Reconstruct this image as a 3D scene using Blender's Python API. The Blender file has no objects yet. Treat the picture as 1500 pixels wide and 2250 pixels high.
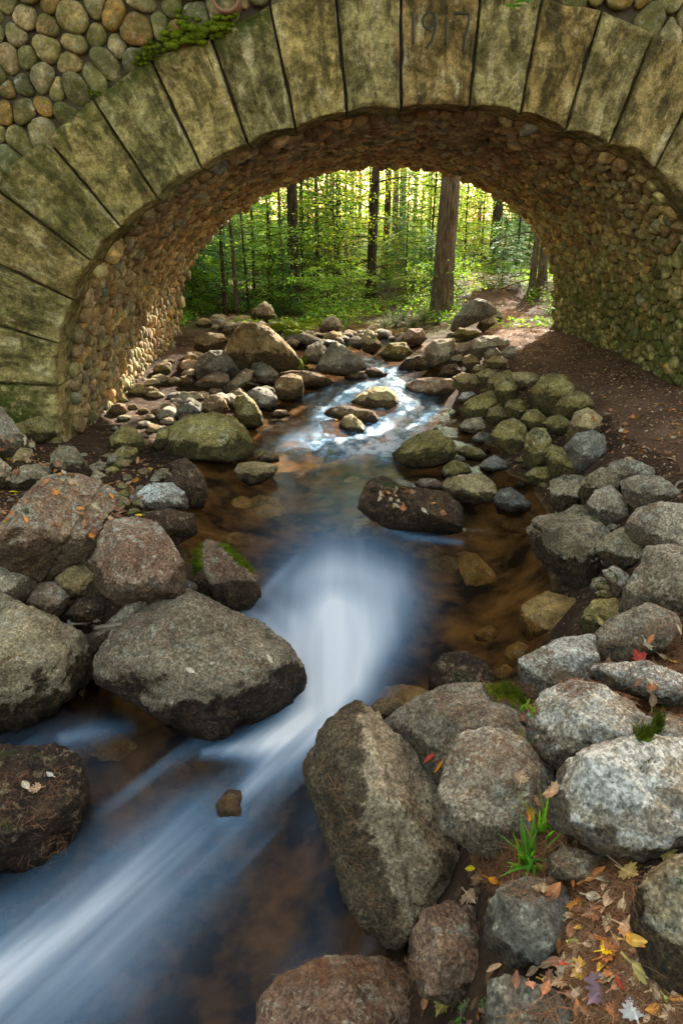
import bpy, bmesh, math, random
import numpy as np
from mathutils import Vector, Matrix
from mathutils.bvhtree import BVHTree
S = bpy.context.scene
C = S.collection
# ------------------------------------------------------------------ camera
PITCH = math.radians(22.4); YAW = math.atan(.0154); FPX = 1500.
fw = np.array([math.sin(YAW)*math.cos(PITCH), math.cos(YAW)*math.cos(PITCH), -math.sin(PITCH)])
rt = np.array([math.cos(YAW), -math.sin(YAW), 0.]); upv = np.cross(rt, fw)
cd = bpy.data.cameras.new('camera'); cam = bpy.data.objects.new('camera', cd); C.objects.link(cam)
cd.sensor_fit = 'VERTICAL'; cd.sensor_height = 36; cd.sensor_width = 24; cd.lens = 24
cd.clip_start = .05; cd.clip_end = 2000
cam.matrix_world = Matrix(((rt[0], upv[0], -fw[0], 0), (rt[1], upv[1], -fw[1], 0), (rt[2], upv[2], -fw[2], 0), (0, 0, 0, 1)))
S.camera = cam
# ------------------------------------------------------------------ sky, sun, exposure
SUN_AZ, SUN_EL = math.radians(24), math.radians(28.5)     # azimuth from +Y towards +X
w = bpy.data.worlds.new('World'); S.world = w; w.use_nodes = True
nt = w.node_tree; bg = nt.nodes['Background']; sk = nt.nodes.new('ShaderNodeTexSky')
sk.sky_type = 'NISHITA'; sk.sun_disc = False; sk.sun_elevation = SUN_EL; sk.sun_rotation = SUN_AZ
sk.dust_density = 2.5; sk.ozone_density = 1.0; sk.air_density = 1.0
mxw = nt.nodes.new('ShaderNodeMix'); mxw.data_type = 'RGBA'; mxw.blend_type = 'MULTIPLY'; mxw.inputs[0].default_value = 1; mxw.inputs[7].default_value = (1.25, 1.0, .70, 1)   # warm white balance of the photograph
nt.links.new(sk.outputs[0], mxw.inputs[6]); nt.links.new(mxw.outputs[2], bg.inputs[0]); bg.inputs[1].default_value = .15
sl = bpy.data.lights.new('sun', 'SUN'); sl.energy = 5; sl.angle = math.radians(.55); sl.color = (1, .93, .80)
so = bpy.data.objects.new('sun', sl); C.objects.link(so)
sd = Vector((math.sin(SUN_AZ)*math.cos(SUN_EL), math.cos(SUN_AZ)*math.cos(SUN_EL), math.sin(SUN_EL)))
so.rotation_euler = sd.to_track_quat('Z', 'Y').to_euler(); so.location = (20, 40, 30)
S.view_settings.view_transform = 'Standard'; S.view_settings.look = 'None'
S.view_settings.gamma = 1; S.view_settings.exposure = 2.4
S.cycles.max_bounces = 10; S.cycles.diffuse_bounces = 5; S.cycles.transparent_max_bounces = 24
S.cycles.sample_clamp_indirect = 8
# ------------------------------------------------------------------ helpers
rng = np.random.default_rng(7); random.seed(7)
def ray(x, y): return fw + rt*(x-750)/FPX - upv*(y-1125)/FPX
def onY(x, y, Y): r = ray(x, y); return r*Y/r[1]
def onZ(x, y, z): r = ray(x, y); return r*z/r[2]
def proj(P):
    d = P@fw; return 750+FPX*(P@rt)/d, 1125-FPX*(P@upv)/d
def hash3(ix, iy, iz, s):
    n = (ix*374761393 + iy*668265263 + iz*2147483647 + s*1274126177) & 0xffffffff
    n = ((n ^ (n >> 13))*1274126177) & 0xffffffff
    n = ((n ^ (n >> 16))*2246822519) & 0xffffffff
    return ((n ^ (n >> 15)) & 0xffffff)/float(0xffffff)*2-1
def vnoise(P, s=0):
    f = np.floor(P); i = f.astype(np.int64); t = P-f; t = t*t*(3-2*t); r = 0
    for dx in (0, 1):
        for dy in (0, 1):
            for dz in (0, 1):
                wgt = (t[:, 0] if dx else 1-t[:, 0])*(t[:, 1] if dy else 1-t[:, 1])*(t[:, 2] if dz else 1-t[:, 2])
                r = r + wgt*hash3(i[:, 0]+dx, i[:, 1]+dy, i[:, 2]+dz, s)
    return r
def fbm(P, o=4, s=0, g=.5):
    r = 0; a = 1
    for k in range(o): r = r+a*vnoise(P*(2.03**k)+17.3*k, s+k); a *= g
    return r
def n2(x, y, sc, o=3, s=0): return fbm(np.stack([x*sc, y*sc, x*0+.37], 1), o, s)
def sstep(a, b, x): t = np.clip((x-a)/(b-a), 0, 1); return t*t*(3-2*t)
def mesh(name, V, F, mat=None, parent=None, smooth=True, cols=None, fl=None, loc=None):
    V = np.asarray(V, np.float32); me = bpy.data.meshes.new(name)
    if loc is not None: V = V-np.asarray(loc, np.float32)
    if isinstance(F, np.ndarray) and F.ndim == 2:
        n, k = F.shape; tot = np.full(n, k, np.int32); idx = F.astype(np.int32).ravel()
    else:
        tot = np.array([len(f) for f in F], np.int32); idx = np.array([i for f in F for i in f], np.int32)
    me.vertices.add(len(V)); me.vertices.foreach_set('co', V.ravel())
    me.loops.add(len(idx)); me.loops.foreach_set('vertex_index', idx)
    me.polygons.add(len(tot)); st = np.zeros(len(tot), np.int32); st[1:] = np.cumsum(tot)[:-1]
    me.polygons.foreach_set('loop_start', st); me.polygons.foreach_set('loop_total', tot)
    me.polygons.foreach_set('use_smooth', np.full(len(tot), smooth)); me.update(calc_edges=True)
    if cols is not None:
        a = me.color_attributes.new('tint', 'FLOAT_COLOR', 'POINT'); c = np.ones((len(V), 4), np.float32); c[:, :3] = cols; a.data.foreach_set('color', c.ravel())
    for k, v in (fl or {}).items():
        a = me.attributes.new(k, 'FLOAT', 'POINT'); a.data.foreach_set('value', np.asarray(v, np.float32))
    if mat: me.materials.append(mat)
    o = bpy.data.objects.new(name, me); C.objects.link(o)
    if loc is not None: o.location = loc
    if parent is not None:
        o.parent = parent
        if loc is None: pass
    return o
def tag(o, label=None, cat=None, group=None, kind=None):
    if label: o['label'] = label
    if cat: o['category'] = cat
    if group: o['group'] = group
    if kind: o['kind'] = kind
    return o
def empty(name, loc=(0, 0, 0)):
    o = bpy.data.objects.new(name, None); o.location = loc; o.empty_display_size = .2; C.objects.link(o); return o
def copy_tree(o, parent=None):
    c = o.copy(); C.objects.link(c); c.parent = parent
    for ch in o.children: copy_tree(ch, c)
    return c
class MB:
    def __init__(s): s.v = []; s.f = []; s.n = 0; s.c = []
    def add(s, V, Fc, col=None):
        V = np.asarray(V, float)
        s.v.append(V); s.f += [tuple(i+s.n for i in f) for f in Fc]; s.n += len(V)
        s.c.append(np.tile(np.array(col if col is not None else (1, 1, 1), float), (len(V), 1)))
    def tube(s, pts, rad, seg=8, col=None, cap=True, rough=0, seed=0):
        pts = np.asarray(pts, float); m = len(pts); rad = np.broadcast_to(rad, (m,)) if np.ndim(rad) < 2 else rad
        t = np.gradient(pts, axis=0); t /= np.linalg.norm(t, axis=1)[:, None]+1e-9
        ref = np.array([1, 0, 0]) if abs(t[0, 0]) < .7 else np.array([0, 1, 0])
        a = np.cross(t, ref); a /= np.linalg.norm(a, axis=1)[:, None]; b = np.cross(t, a)
        ph = np.arange(seg)*2*math.pi/seg
        V = pts[:, None]+rad[:, None, None]*(np.cos(ph)[None, :, None]*a[:, None]+np.sin(ph)[None, :, None]*b[:, None])
        if rough:
            N = V-pts[:, None]; q = np.stack(np.broadcast_arrays(ph[None]*3, ph[None]*0+seed, np.arange(m)[:, None]*.35), -1).reshape(-1, 3)
            V = V+N*(rough*fbm(q, 3, seed).reshape(m, seg, 1))
        Fc = [(i*seg+j, i*seg+(j+1) % seg, (i+1)*seg+(j+1) % seg, (i+1)*seg+j) for i in range(m-1) for j in range(seg)]
        if cap: Fc += [tuple(range(seg))[::-1], tuple((m-1)*seg+j for j in range(seg))]
        s.add(V.reshape(-1, 3), Fc, col)
    def build(s, name, mat, parent=None, smooth=True, cols=False, loc=None):
        return mesh(name, np.concatenate(s.v), s.f, mat, parent, smooth, np.concatenate(s.c) if cols else None, loc=loc)
# ------------------------------------------------------------------ materials
class NT:
    def __init__(s, name):
        s.m = bpy.data.materials.new(name); s.m.use_nodes = True; s.t = s.m.node_tree; s.t.nodes.clear()
        s.out = s.n('OutputMaterial')
    def n(s, typ, **k):
        nd = s.t.nodes.new('ShaderNode'+typ)
        for a, b in k.items():
            if hasattr(nd, a) and a not in nd.inputs: setattr(nd, a, b)
        return nd
    def L(s, a, b): s.t.links.new(a, b)
    def setin(s, sock, v):
        if hasattr(v, 'is_output'): s.L(v, sock)
        else: sock.default_value = v
    def noise(s, vec, sc, det=4, rough=.5, dist=0):
        n = s.n('TexNoise'); s.L(vec, n.inputs['Vector']); n.inputs['Scale'].default_value = sc
        n.inputs['Detail'].default_value = det; n.inputs['Roughness'].default_value = rough; n.inputs['Distortion'].default_value = dist
        return n.outputs['Fac']
    def voro(s, vec, sc, feat='F1'):
        n = s.n('TexVoronoi'); n.feature = feat; s.L(vec, n.inputs['Vector']); n.inputs['Scale'].default_value = sc; return n
    def ramp(s, f, stops):
        n = s.n('ValToRGB'); s.L(f, n.inputs[0]); e = n.color_ramp.elements
        while len(e) < len(stops): e.new(.5)
        for i, (p, c) in enumerate(stops):
            e[i].position = p; e[i].color = (c, c, c, 1) if isinstance(c, (int, float)) else (*c, 1)
        return n.outputs[0]
    def mix(s, f, a, b, mode='MIX'):
        n = s.n('Mix'); n.data_type = 'RGBA'; n.blend_type = mode
        s.setin(n.inputs[0], f); s.setin(n.inputs[6], a if hasattr(a, 'is_output') else (*a, 1)); s.setin(n.inputs[7], b if hasattr(b, 'is_output') else (*b, 1))
        return n.outputs[2]
    def math(s, op, a, b=0., c=None):
        n = s.n('Math'); n.operation = op; s.setin(n.inputs[0], a); s.setin(n.inputs[1], b)
        if c is not None: s.setin(n.inputs[2], c)
        return n.outputs[0]
    def attr(s, name): n = s.n('Attribute'); n.attribute_name = name; return n
    def bump(s, h, strength=.5, dist=.01, nrm=None):
        n = s.n('Bump'); s.L(h, n.inputs['Height']); n.inputs['Strength'].default_value = strength; n.inputs['Distance'].default_value = dist
        if nrm: s.L(nrm, n.inputs['Normal'])
        return n.outputs[0]
    def princ(s, col, rough=.8, nrm=None, spec=.5, **k):
        p = s.n('BsdfPrincipled'); s.setin(p.inputs['Base Color'], col if hasattr(col, 'is_output') else (*col, 1)); s.setin(p.inputs['Roughness'], rough)
        p.inputs['Specular IOR Level'].default_value = spec
        if nrm: s.L(nrm, p.inputs['Normal'])
        return p.outputs[0]
    def end(s, sh): s.L(sh, s.out.inputs[0]); return s.m
    def coord(s, rnd=True):
        tc = s.n('TexCoord').outputs['Object']
        if not rnd: return tc
        oi = s.n('ObjectInfo'); v = s.n('VectorMath'); v.operation = 'MULTIPLY_ADD'
        cb = s.n('CombineXYZ'); r = s.math('MULTIPLY', oi.outputs['Random'], 97.)
        for i in range(3): s.L(r, cb.inputs[i])
        v2 = s.n('VectorMath'); v2.operation = 'ADD'; s.L(tc, v2.inputs[0]); s.L(cb.outputs[0], v2.inputs[1])
        return v2.outputs[0]
def rock_mat(name, c1, c2, lich=(.50, .50, .40), la=.5, moss=.3, mcol=(.055, .075, .012), algae=.4, speck=.5, acol=(.070, .043, .016)):
    m = NT(name); co = m.coord(); T = lambda c, k: tuple(min(.85, x*k) for x in c)
    SA = lambda c, k=1.28: tuple(max(.004, sum(c)/3+(x-sum(c)/3)*k) for x in c)
    c1, c2, lich = SA(c1), SA(c2), SA(lich, 1.1)
    geo = m.n('NewGeometry'); sep = m.n('SeparateXYZ'); m.L(geo.outputs['Normal'], sep.inputs[0]); nz = sep.outputs[2]
    col = m.mix(m.ramp(m.noise(co, 2.3, 7, .62, .3), [(.40, 0.), (.60, 1.)]), T(c1, .8), T(c2, 1.1))
    col = m.mix(m.math('MULTIPLY', m.ramp(m.noise(co, 4.7, 8, .68, .8), [(.54, 0.), (.62, 1.)]), .6), col, (c1[0]*.62, c1[1]*.50, c1[2]*.38))
    # crustose lichen: crisp-rimmed blotches and scattered spots, mostly on the tops
    ltop = m.ramp(nz, [(.05, .1), (.55, 1.)])
    lf = m.ramp(m.noise(co, 3.6, 10, .74, .3), [(.61-.09*la, 0.), (.625-.09*la, 1.)]); lf2 = m.ramp(m.noise(co, 13, 8, .74), [(.61-.07*la, 0.), (.625-.07*la, 1.)]); lf3 = m.ramp(m.voro(co, 30).outputs['Distance'], [(.12+.10*la, 1.), (.16+.12*la, 0.)])
    lf3 = m.math('MULTIPLY', lf3, m.ramp(m.noise(co, 2.9, 4, .6), [(.5, 0.), (.6, .8)]))
    lall = m.math('MULTIPLY', m.math('MAXIMUM', m.math('MAXIMUM', lf, lf2), lf3), ltop)
    col = m.mix(m.math('MULTIPLY', lall, .85), col, m.mix(m.noise(co, 50, 4, .75), T(lich, .7), T(lich, 1.2)))
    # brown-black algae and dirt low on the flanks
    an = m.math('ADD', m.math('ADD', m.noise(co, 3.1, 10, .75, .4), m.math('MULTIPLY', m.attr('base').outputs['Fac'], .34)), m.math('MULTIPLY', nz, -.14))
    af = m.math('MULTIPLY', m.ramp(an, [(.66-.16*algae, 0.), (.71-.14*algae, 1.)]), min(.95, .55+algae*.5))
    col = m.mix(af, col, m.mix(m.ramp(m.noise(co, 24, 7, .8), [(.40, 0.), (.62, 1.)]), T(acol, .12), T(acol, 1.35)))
    col = m.mix(1., col, m.ramp(m.n('ObjectInfo').outputs['Random'], [(0., (.78, .74, .70)), (.5, (1.05, 1., .93)), (1., (1.2, 1.17, 1.14))]), 'MULTIPLY')
    # mineral grain over everything
    col = m.mix(speck, col, m.ramp(m.voro(co, 95).outputs['Color'], [(.1, .45), (.5, 1.), (.9, 1.55)]), 'MULTIPLY')
    col = m.mix(speck, col, m.ramp(m.noise(co, 48, 6, .82), [(.34, .22), (.46, .85), (.54, 1.12), (.66, 1.8)]), 'MULTIPLY')
    col = m.mix(.75, col, m.ramp(m.noise(co, 9, 8, .76), [(.36, .5), (.5, 1.), (.64, 1.45)]), 'MULTIPLY')
    pit = m.ramp(m.voro(co, 26).outputs['Distance'], [(.10, .25), (.22, 1.)]); col = m.mix(m.math('MULTIPLY', m.ramp(m.noise(co, 5, 5, .6), [(.48, 0.), (.6, 1.)]), .8), col, pit, 'MULTIPLY')
    mn = m.math('ADD', m.noise(co, 3.6, 9, .78, .3), m.math('MULTIPLY', nz, .10)); mf = m.ramp(mn, [(.74-.22*moss, 0.), (.77-.20*moss, 1.)])
    col = m.mix(mf, col, m.mix(m.noise(co, 60, 5, .85), T(mcol, .35), T(mcol, 2.2)))
    wet = m.attr('wet').outputs['Fac']
    col = m.mix(m.math('MULTIPLY', wet, .85), col, (.20, .155, .12), 'MULTIPLY')
    ro = m.math('SUBTRACT', .9, m.math('MULTIPLY', wet, .66))
    h = m.math('ADD', m.noise(co, 26, 10, .8), m.math('MULTIPLY', m.noise(co, 130, 3, .75), .3))
    h = m.math('ADD', h, m.math('MULTIPLY', mf, m.math('MULTIPLY', m.noise(co, 110, 3, .8), .9)))
    return m.end(m.princ(col, ro, m.bump(h, 1., .045), .3))
M = {}
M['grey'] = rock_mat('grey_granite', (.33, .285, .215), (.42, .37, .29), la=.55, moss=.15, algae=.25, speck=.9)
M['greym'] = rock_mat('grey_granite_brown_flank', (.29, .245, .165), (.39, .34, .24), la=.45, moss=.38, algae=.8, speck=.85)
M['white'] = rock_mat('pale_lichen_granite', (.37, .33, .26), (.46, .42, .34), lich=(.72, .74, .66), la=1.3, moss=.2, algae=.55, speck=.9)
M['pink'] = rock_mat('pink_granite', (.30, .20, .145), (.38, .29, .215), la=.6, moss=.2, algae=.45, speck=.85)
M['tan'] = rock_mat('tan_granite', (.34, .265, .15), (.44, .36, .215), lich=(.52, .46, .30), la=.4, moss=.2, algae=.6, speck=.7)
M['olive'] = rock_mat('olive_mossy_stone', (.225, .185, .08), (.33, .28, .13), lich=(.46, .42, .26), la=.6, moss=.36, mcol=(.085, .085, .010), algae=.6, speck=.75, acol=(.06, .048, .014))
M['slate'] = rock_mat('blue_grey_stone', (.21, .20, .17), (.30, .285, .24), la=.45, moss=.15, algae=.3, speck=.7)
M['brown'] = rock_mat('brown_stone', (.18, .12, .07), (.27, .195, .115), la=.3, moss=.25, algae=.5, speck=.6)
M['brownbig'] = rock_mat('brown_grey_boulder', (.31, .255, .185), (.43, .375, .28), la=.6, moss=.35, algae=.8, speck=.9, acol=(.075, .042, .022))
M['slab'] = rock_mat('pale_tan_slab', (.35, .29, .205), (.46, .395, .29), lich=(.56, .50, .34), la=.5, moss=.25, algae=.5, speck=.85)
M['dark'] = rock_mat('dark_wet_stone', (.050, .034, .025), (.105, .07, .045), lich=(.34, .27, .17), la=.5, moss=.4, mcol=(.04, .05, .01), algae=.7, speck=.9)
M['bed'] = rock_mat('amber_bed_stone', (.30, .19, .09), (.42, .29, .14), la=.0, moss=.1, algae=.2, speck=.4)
def cobble_mat():
    m = NT('cobblestone'); co = m.coord(False); t = m.attr('tint').outputs['Color']
    col = m.mix(.6, t, m.ramp(m.noise(co, 9, 6, .7), [(.38, .45), (.5, .95), (.62, 1.5)]), 'MULTIPLY')
    col = m.mix(.85, col, m.ramp(m.noise(co, 42, 6, .8), [(.34, .35), (.5, 1.), (.66, 1.6)]), 'MULTIPLY')
    lf = m.ramp(m.noise(co, 13, 8, .74), [(.57, 0.), (.59, .8)]); col = m.mix(lf, col, (.42, .41, .28))
    pt = m.ramp(m.noise(co, 3.1, 6, .7), [(.46, .55), (.56, 1.15)]); col = m.mix(.8, col, pt, 'MULTIPLY')
    mf = m.math('MULTIPLY', m.attr('moss').outputs['Fac'], m.ramp(m.noise(co, 5, 8, .75), [(.40, 0.), (.56, 1.)]))
    col = m.mix(mf, col, m.mix(m.noise(co, 80, 4, .8), (.035, .045, .008), (.13, .14, .02)))
    b = m.bump(m.math('ADD', m.noise(co, 30, 8, .8), m.math('MULTIPLY', m.noise(co, 150, 3, .7), .2)), .9, .025)
    return m.end(m.princ(col, .85, b, .3))
M['cobble'] = cobble_mat()
def block_mat():
    m = NT('granite_ashlar'); co = m.coord(False); t = m.attr('tint').outputs['Color']
    col = m.mix(m.ramp(m.noise(co, 2.3, 9, .68, .7), [(.42, 0.), (.58, 1.)]), (.19, .15, .055), (.52, .41, .175))
    col = m.mix(1., col, t, 'MULTIPLY')
    rad = m.attr('streak').outputs['Vector']; sn = m.noise(rad, 1., 7, .66, .4)
    col = m.mix(m.math('MULTIPLY', m.ramp(sn, [(.52, 0.), (.60, 1.)]), .75), col, (.065, .052, .020))
    col = m.mix(m.math('MULTIPLY', m.ramp(sn, [(.36, 1.), (.45, 0.)]), .7), col, (.64, .54, .28))
    col = m.mix(m.math('MULTIPLY', m.ramp(m.noise(co, 3.3, 8, .7, 1.), [(.60, 0.), (.66, 1.)]), .6), col, (.26, .12, .05))
    col = m.mix(.9, col, m.ramp(m.noise(co, 11, 9, .78), [(.36, .42), (.5, 1.), (.64, 1.6)]), 'MULTIPLY')
    col = m.mix(.7, col, m.ramp(m.noise(co, 46, 5, .8), [(.34, .35), (.5, 1.), (.66, 1.6)]), 'MULTIPLY')
    lf = m.ramp(m.noise(co, 4.1, 10, .76, .3), [(.655, 0.), (.67, .85)]); col = m.mix(lf, col, (.52, .50, .36))
    l2 = m.ramp(m.noise(co, 16, 8, .74), [(.655, 0.), (.667, .9)]); col = m.mix(l2, col, (.58, .57, .45))
    mp = m.math('MULTIPLY', m.attr('moss').outputs['Fac'], m.ramp(m.noise(co, 6, 9, .78), [(.42, 0.), (.52, 1.)]))
    col = m.mix(mp, col, m.mix(m.noise(co, 70, 5, .85), (.02, .032, .003), (.11, .135, .012)))
    h = m.math('ADD', m.noise(co, 12, 10, .82), m.math('MULTIPLY', m.noise(co, 80, 3, .8), .3))
    return m.end(m.princ(col, .92, m.bump(h, 1., .07), .2))
M['block'] = block_mat()
def simple(name, c1, c2, sc=8, rough=.9, bs=.6, bd=.01, det=6, bsc=60):
    m = NT(name); co = m.coord(False)
    return m.end(m.princ(m.mix(m.noise(co, sc, det, .7), c1, c2), rough, m.bump(m.noise(co, bsc, 6, .75), bs, bd), .3))
M['mortar'] = simple('dark_mortar', (.035, .028, .018), (.10, .075, .045), 12)
M['concrete'] = simple('weathered_concrete', (.07, .065, .04), (.22, .19, .12), 7, bsc=40, bd=.03)
M['rust'] = simple('clay_pipe', (.16, .08, .04), (.28, .15, .08), 30)
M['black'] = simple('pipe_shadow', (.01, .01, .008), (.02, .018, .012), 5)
def moss_mat():
    m = NT('moss_green'); co = m.coord(False)
    c = m.mix(m.ramp(m.noise(co, 45, 5, .8), [(.3, 0.), (.7, 1.)]), (.04, .07, .004), (.24, .30, .014))
    return m.end(m.princ(c, .95, m.bump(m.noise(co, 160, 4, .8), 1., .02), .1))
M['moss'] = moss_mat()
def ground_mat(name, dirt1, dirt2, green):
    m = NT(name); co = m.coord(False)
    col = m.mix(m.ramp(m.noise(co, 1.5, 7, .65), [(.35, 0.), (.65, 1.)]), dirt1, dirt2)
    col = m.mix(.9, col, m.ramp(m.noise(co, 34, 6, .8), [(.34, .4), (.5, 1.), (.66, 1.7)]), 'MULTIPLY')
    v = m.voro(co, 24); lf = m.ramp(v.outputs['Color'], [(.80, 0.), (.83, 1.)]); col = m.mix(m.math('MULTIPLY', lf, .55), col, (.26, .17, .085))
    if green:
        gf = m.math('MULTIPLY', m.attr('green').outputs['Fac'], m.ramp(m.noise(co, 1.3, 8, .7), [(.42, 0.), (.56, 1.)]))
        col = m.mix(gf, col, m.mix(m.noise(co, 25, 6, .8), (.03, .05, .006), (.15, .18, .02)))
        u = m.attr('bed').outputs['Fac']
        bc = m.mix(m.ramp(m.noise(co, 2.6, 5, .6, .1), [(.38, 0.), (.66, 1.)]), (.030, .017, .009), (.36, .19, .06))
        vb = m.voro(co, 4.5); vb.feature = 'SMOOTH_F1'; bc = m.mix(.4, bc, m.ramp(vb.outputs['Color'], [(.1, .45), (.5, 1.), (.9, 1.7)]), 'MULTIPLY')
        col = m.mix(u, col, bc)
    h = m.math('ADD', m.noise(co, 30, 8, .8), m.math('MULTIPLY', m.noise(co, 110, 3, .8), .4))
    return m.end(m.princ(col, .92, m.bump(h, 1., .03), .2))
M['ground'] = ground_mat('forest_soil', (.030, .017, .009), (.085, .048, .026), True)
M['path'] = ground_mat('path_soil', (.095, .048, .026), (.19, .105, .058), False)
def bark_mat(name, a, b, lichen):
    m = NT(name); tc = m.coord(); mp = m.n('Mapping'); m.L(tc, mp.inputs[0]); mp.inputs['Scale'].default_value = (1, 1, .14); co = mp.outputs[0]
    r = m.noise(co, 22, 7, .7, .6); col = m.mix(m.ramp(r, [(.38, 0.), (.62, 1.)]), a, b)
    col = m.mix(m.ramp(m.noise(tc, 5, 7, .7), [(.58, 0.), (.68, .6)]), col, lichen)
    return m.end(m.princ(col, .95, m.bump(r, 1., .06), .15))
M['bark'] = bark_mat('grey_brown_bark', (.055, .04, .028), (.21, .165, .12), (.20, .21, .15))
M['barkd'] = bark_mat('dark_spruce_bark', (.022, .017, .012), (.085, .062, .042), (.09, .10, .06))
M['twig'] = simple('weathered_wood', (.12, .085, .055), (.30, .24, .17), 20)
def leaf_mat(name, cols, trans=.62, rough=.55, usetint=False, rnd=True):
    m = NT(name)
    if usetint: c = m.attr('tint').outputs['Color']
    else:
        g = m.n('NewGeometry'); f = g.outputs['Random Per Island']
        n = m.n('ValToRGB'); m.L(f, n.inputs[0]); e = n.color_ramp.elements
        while len(e) < len(cols): e.new(.5)
        for i, cc in enumerate(cols): e[i].position = i/(len(cols)-1); e[i].color = (*cc, 1)
        c = n.outputs[0]
    p = m.n('BsdfPrincipled'); m.L(c, p.inputs['Base Color']); p.inputs['Roughness'].default_value = rough; p.inputs['Specular IOR Level'].default_value = .35
    t = m.n('BsdfTranslucent'); m.L(m.mix(1., c, (1.25, 1.2, .55), 'MULTIPLY'), t.inputs[0])
    x = m.n('MixShader'); x.inputs[0].default_value = trans; m.L(p.outputs[0], x.inputs[1]); m.L(t.outputs[0], x.inputs[2])
    return m.end(x.outputs[0])
M['lf_green'] = leaf_mat('green_leaves', [(.13, .32, .04), (.20, .44, .05), (.36, .52, .06), (.10, .25, .04)])
M['lf_yel'] = leaf_mat('yellow_green_leaves', [(.20, .34, .035), (.34, .44, .04), (.12, .29, .03), (.45, .42, .05)])
M['lf_con'] = leaf_mat('conifer_needles', [(.07, .18, .07), (.11, .26, .10), (.08, .23, .11), (.18, .32, .08)], .5)
M['lf_gold'] = leaf_mat('gold_leaves', [(.55, .36, .03), (.42, .33, .04), (.60, .30, .03), (.3, .3, .04)])
M['fern'] = leaf_mat('fern_green', [(.07, .20, .02), (.10, .26, .03), (.05, .15, .02)])
M['grass'] = leaf_mat('grass_blades', [(.06, .34, .02), (.11, .42, .03), (.25, .34, .05)])
M['litter'] = leaf_mat('fallen_leaf', [(1, 1, 1), (1, 1, 1)], .2, .5, usetint=True)
M['needle'] = leaf_mat('dry_needles', [(.16, .065, .025), (.24, .10, .035), (.07, .03, .012), (.32, .18, .08)], .1, .6)
def water_mat():
    m = NT('stream_water'); g = m.n('NewGeometry'); co = g.outputs['Position']
    foam = m.attr('foam').outputs['Fac']; tint = m.attr('calm').outputs['Fac']
    nb = m.bump(m.noise(co, 2.2, 2, .5, .6), .12, .05)
    nb = m.bump(m.noise(co, 8, 2, .5, .4), .06, .012, nb)
    tr = m.n('BsdfTransparent'); tr.inputs[0].default_value = (.82, .74, .62, 1)
    gl = m.n('BsdfGlossy'); gl.inputs['Roughness'].default_value = .16; gl.inputs[0].default_value = (.50, .74, 1, 1); m.L(nb, gl.inputs['Normal'])
    fr = m.n('Fresnel'); fr.inputs[0].default_value = 1.33; m.L(nb, fr.inputs['Normal'])
    x = m.n('MixShader'); m.L(m.math('MINIMUM', m.math('MULTIPLY', fr.outputs[0], .36), 1.), x.inputs[0]); m.L(tr.outputs[0], x.inputs[1]); m.L(gl.outputs[0], x.inputs[2])
    df = m.n('BsdfDiffuse'); fc = m.mix(m.ramp(foam, [(.25, 0.), (.95, 1.)]), (.30, .54, .80), (.93, .97, .99)); m.L(fc, df.inputs[0])  # thin foam painted blue to stand for reflected sky; thick foam stays white
    tl = m.n('BsdfTranslucent'); m.L(fc, tl.inputs[0])
    y0 = m.n('MixShader'); y0.inputs[0].default_value = .2; m.L(df.outputs[0], y0.inputs[1]); m.L(tl.outputs[0], y0.inputs[2])
    y = m.n('MixShader'); m.L(foam, y.inputs[0]); m.L(x.outputs[0], y.inputs[1]); m.L(y0.outputs[0], y.inputs[2])
    return m.end(y.outputs[0])
M['water'] = water_mat()
# ------------------------------------------------------------------ terrain and water heights
def tps_fit(P, lam=.02):
    A = P[:, :2]; n = len(A); d = np.linalg.norm(A[:, None]-A[None], axis=2); K = np.where(d > 1e-6, d*d*np.log(d+1e-9), 0)+lam*np.eye(n)
    Q = np.c_[np.ones(n), A]; Mx = np.block([[K, Q], [Q.T, np.zeros((3, 3))]]); s = np.linalg.solve(Mx, np.r_[P[:, 2], 0, 0, 0])
    return A, s
def tps(fit, x, y):
    A, s = fit; sh = np.shape(x); X = np.stack([np.ravel(x), np.ravel(y)], 1); out = np.empty(len(X))
    for i in range(0, len(X), 20000):
        q = X[i:i+20000]; d = np.linalg.norm(q[:, None]-A[None], axis=2); K = np.where(d > 1e-6, d*d*np.log(d+1e-9), 0)
        out[i:i+20000] = K@s[:-3]+s[-3]+q@s[-2:]
    return out.reshape(sh)
WPX = [(1200, 1400, -2.92), (1100, 1450, -2.93), (1000, 1480, -2.97), (1220, 1250, -2.92), (1000, 1250, -2.92), (700, 1150, -2.92), (500, 1120, -2.92), (600, 1240, -2.94),
 (740, 1290, -2.97), (740, 1390, -3.05), (740, 1490, -3.15), (700, 1570, -3.22), (600, 1640, -3.25), (420, 1740, -3.29), (300, 1620, -3.22), (100, 1590, -3.20), (0, 2100, -3.36),
 (500, 2150, -3.38), (760, 2000, -3.38), (560, 1780, -3.30), (850, 1550, -3.05), (900, 1340, -2.93), (600, 1010, -2.90), (800, 1000, -2.90), (1000, 1000, -2.90), (740, 950, -2.86), (900, 930, -2.85),
 (650, 930, -2.84), (960, 880, -2.78), (780, 880, -2.74), (680, 860, -2.72), (880, 830, -2.60), (820, 800, -2.50), (900, 790, -2.46), (850, 770, -2.42), (780, 750, -2.36), (1150, 1050, -2.91), (450, 1180, -2.92)]
WC = np.array([onZ(*p) for p in WPX]+[(-2.5, 1, -3.42), (0, 0, -3.5), (1, -2, -3.6), (-3, -2, -3.6), (0, 19, -2.28), (-1, 24, -2.1), (3, 19, -2.28), (-3, 10, -2.9), (-4, 16, -2.4), (4, 12, -2.8)])
WF = tps_fit(WC)
def water_z(x, y): return tps(WF, x, y)
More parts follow.
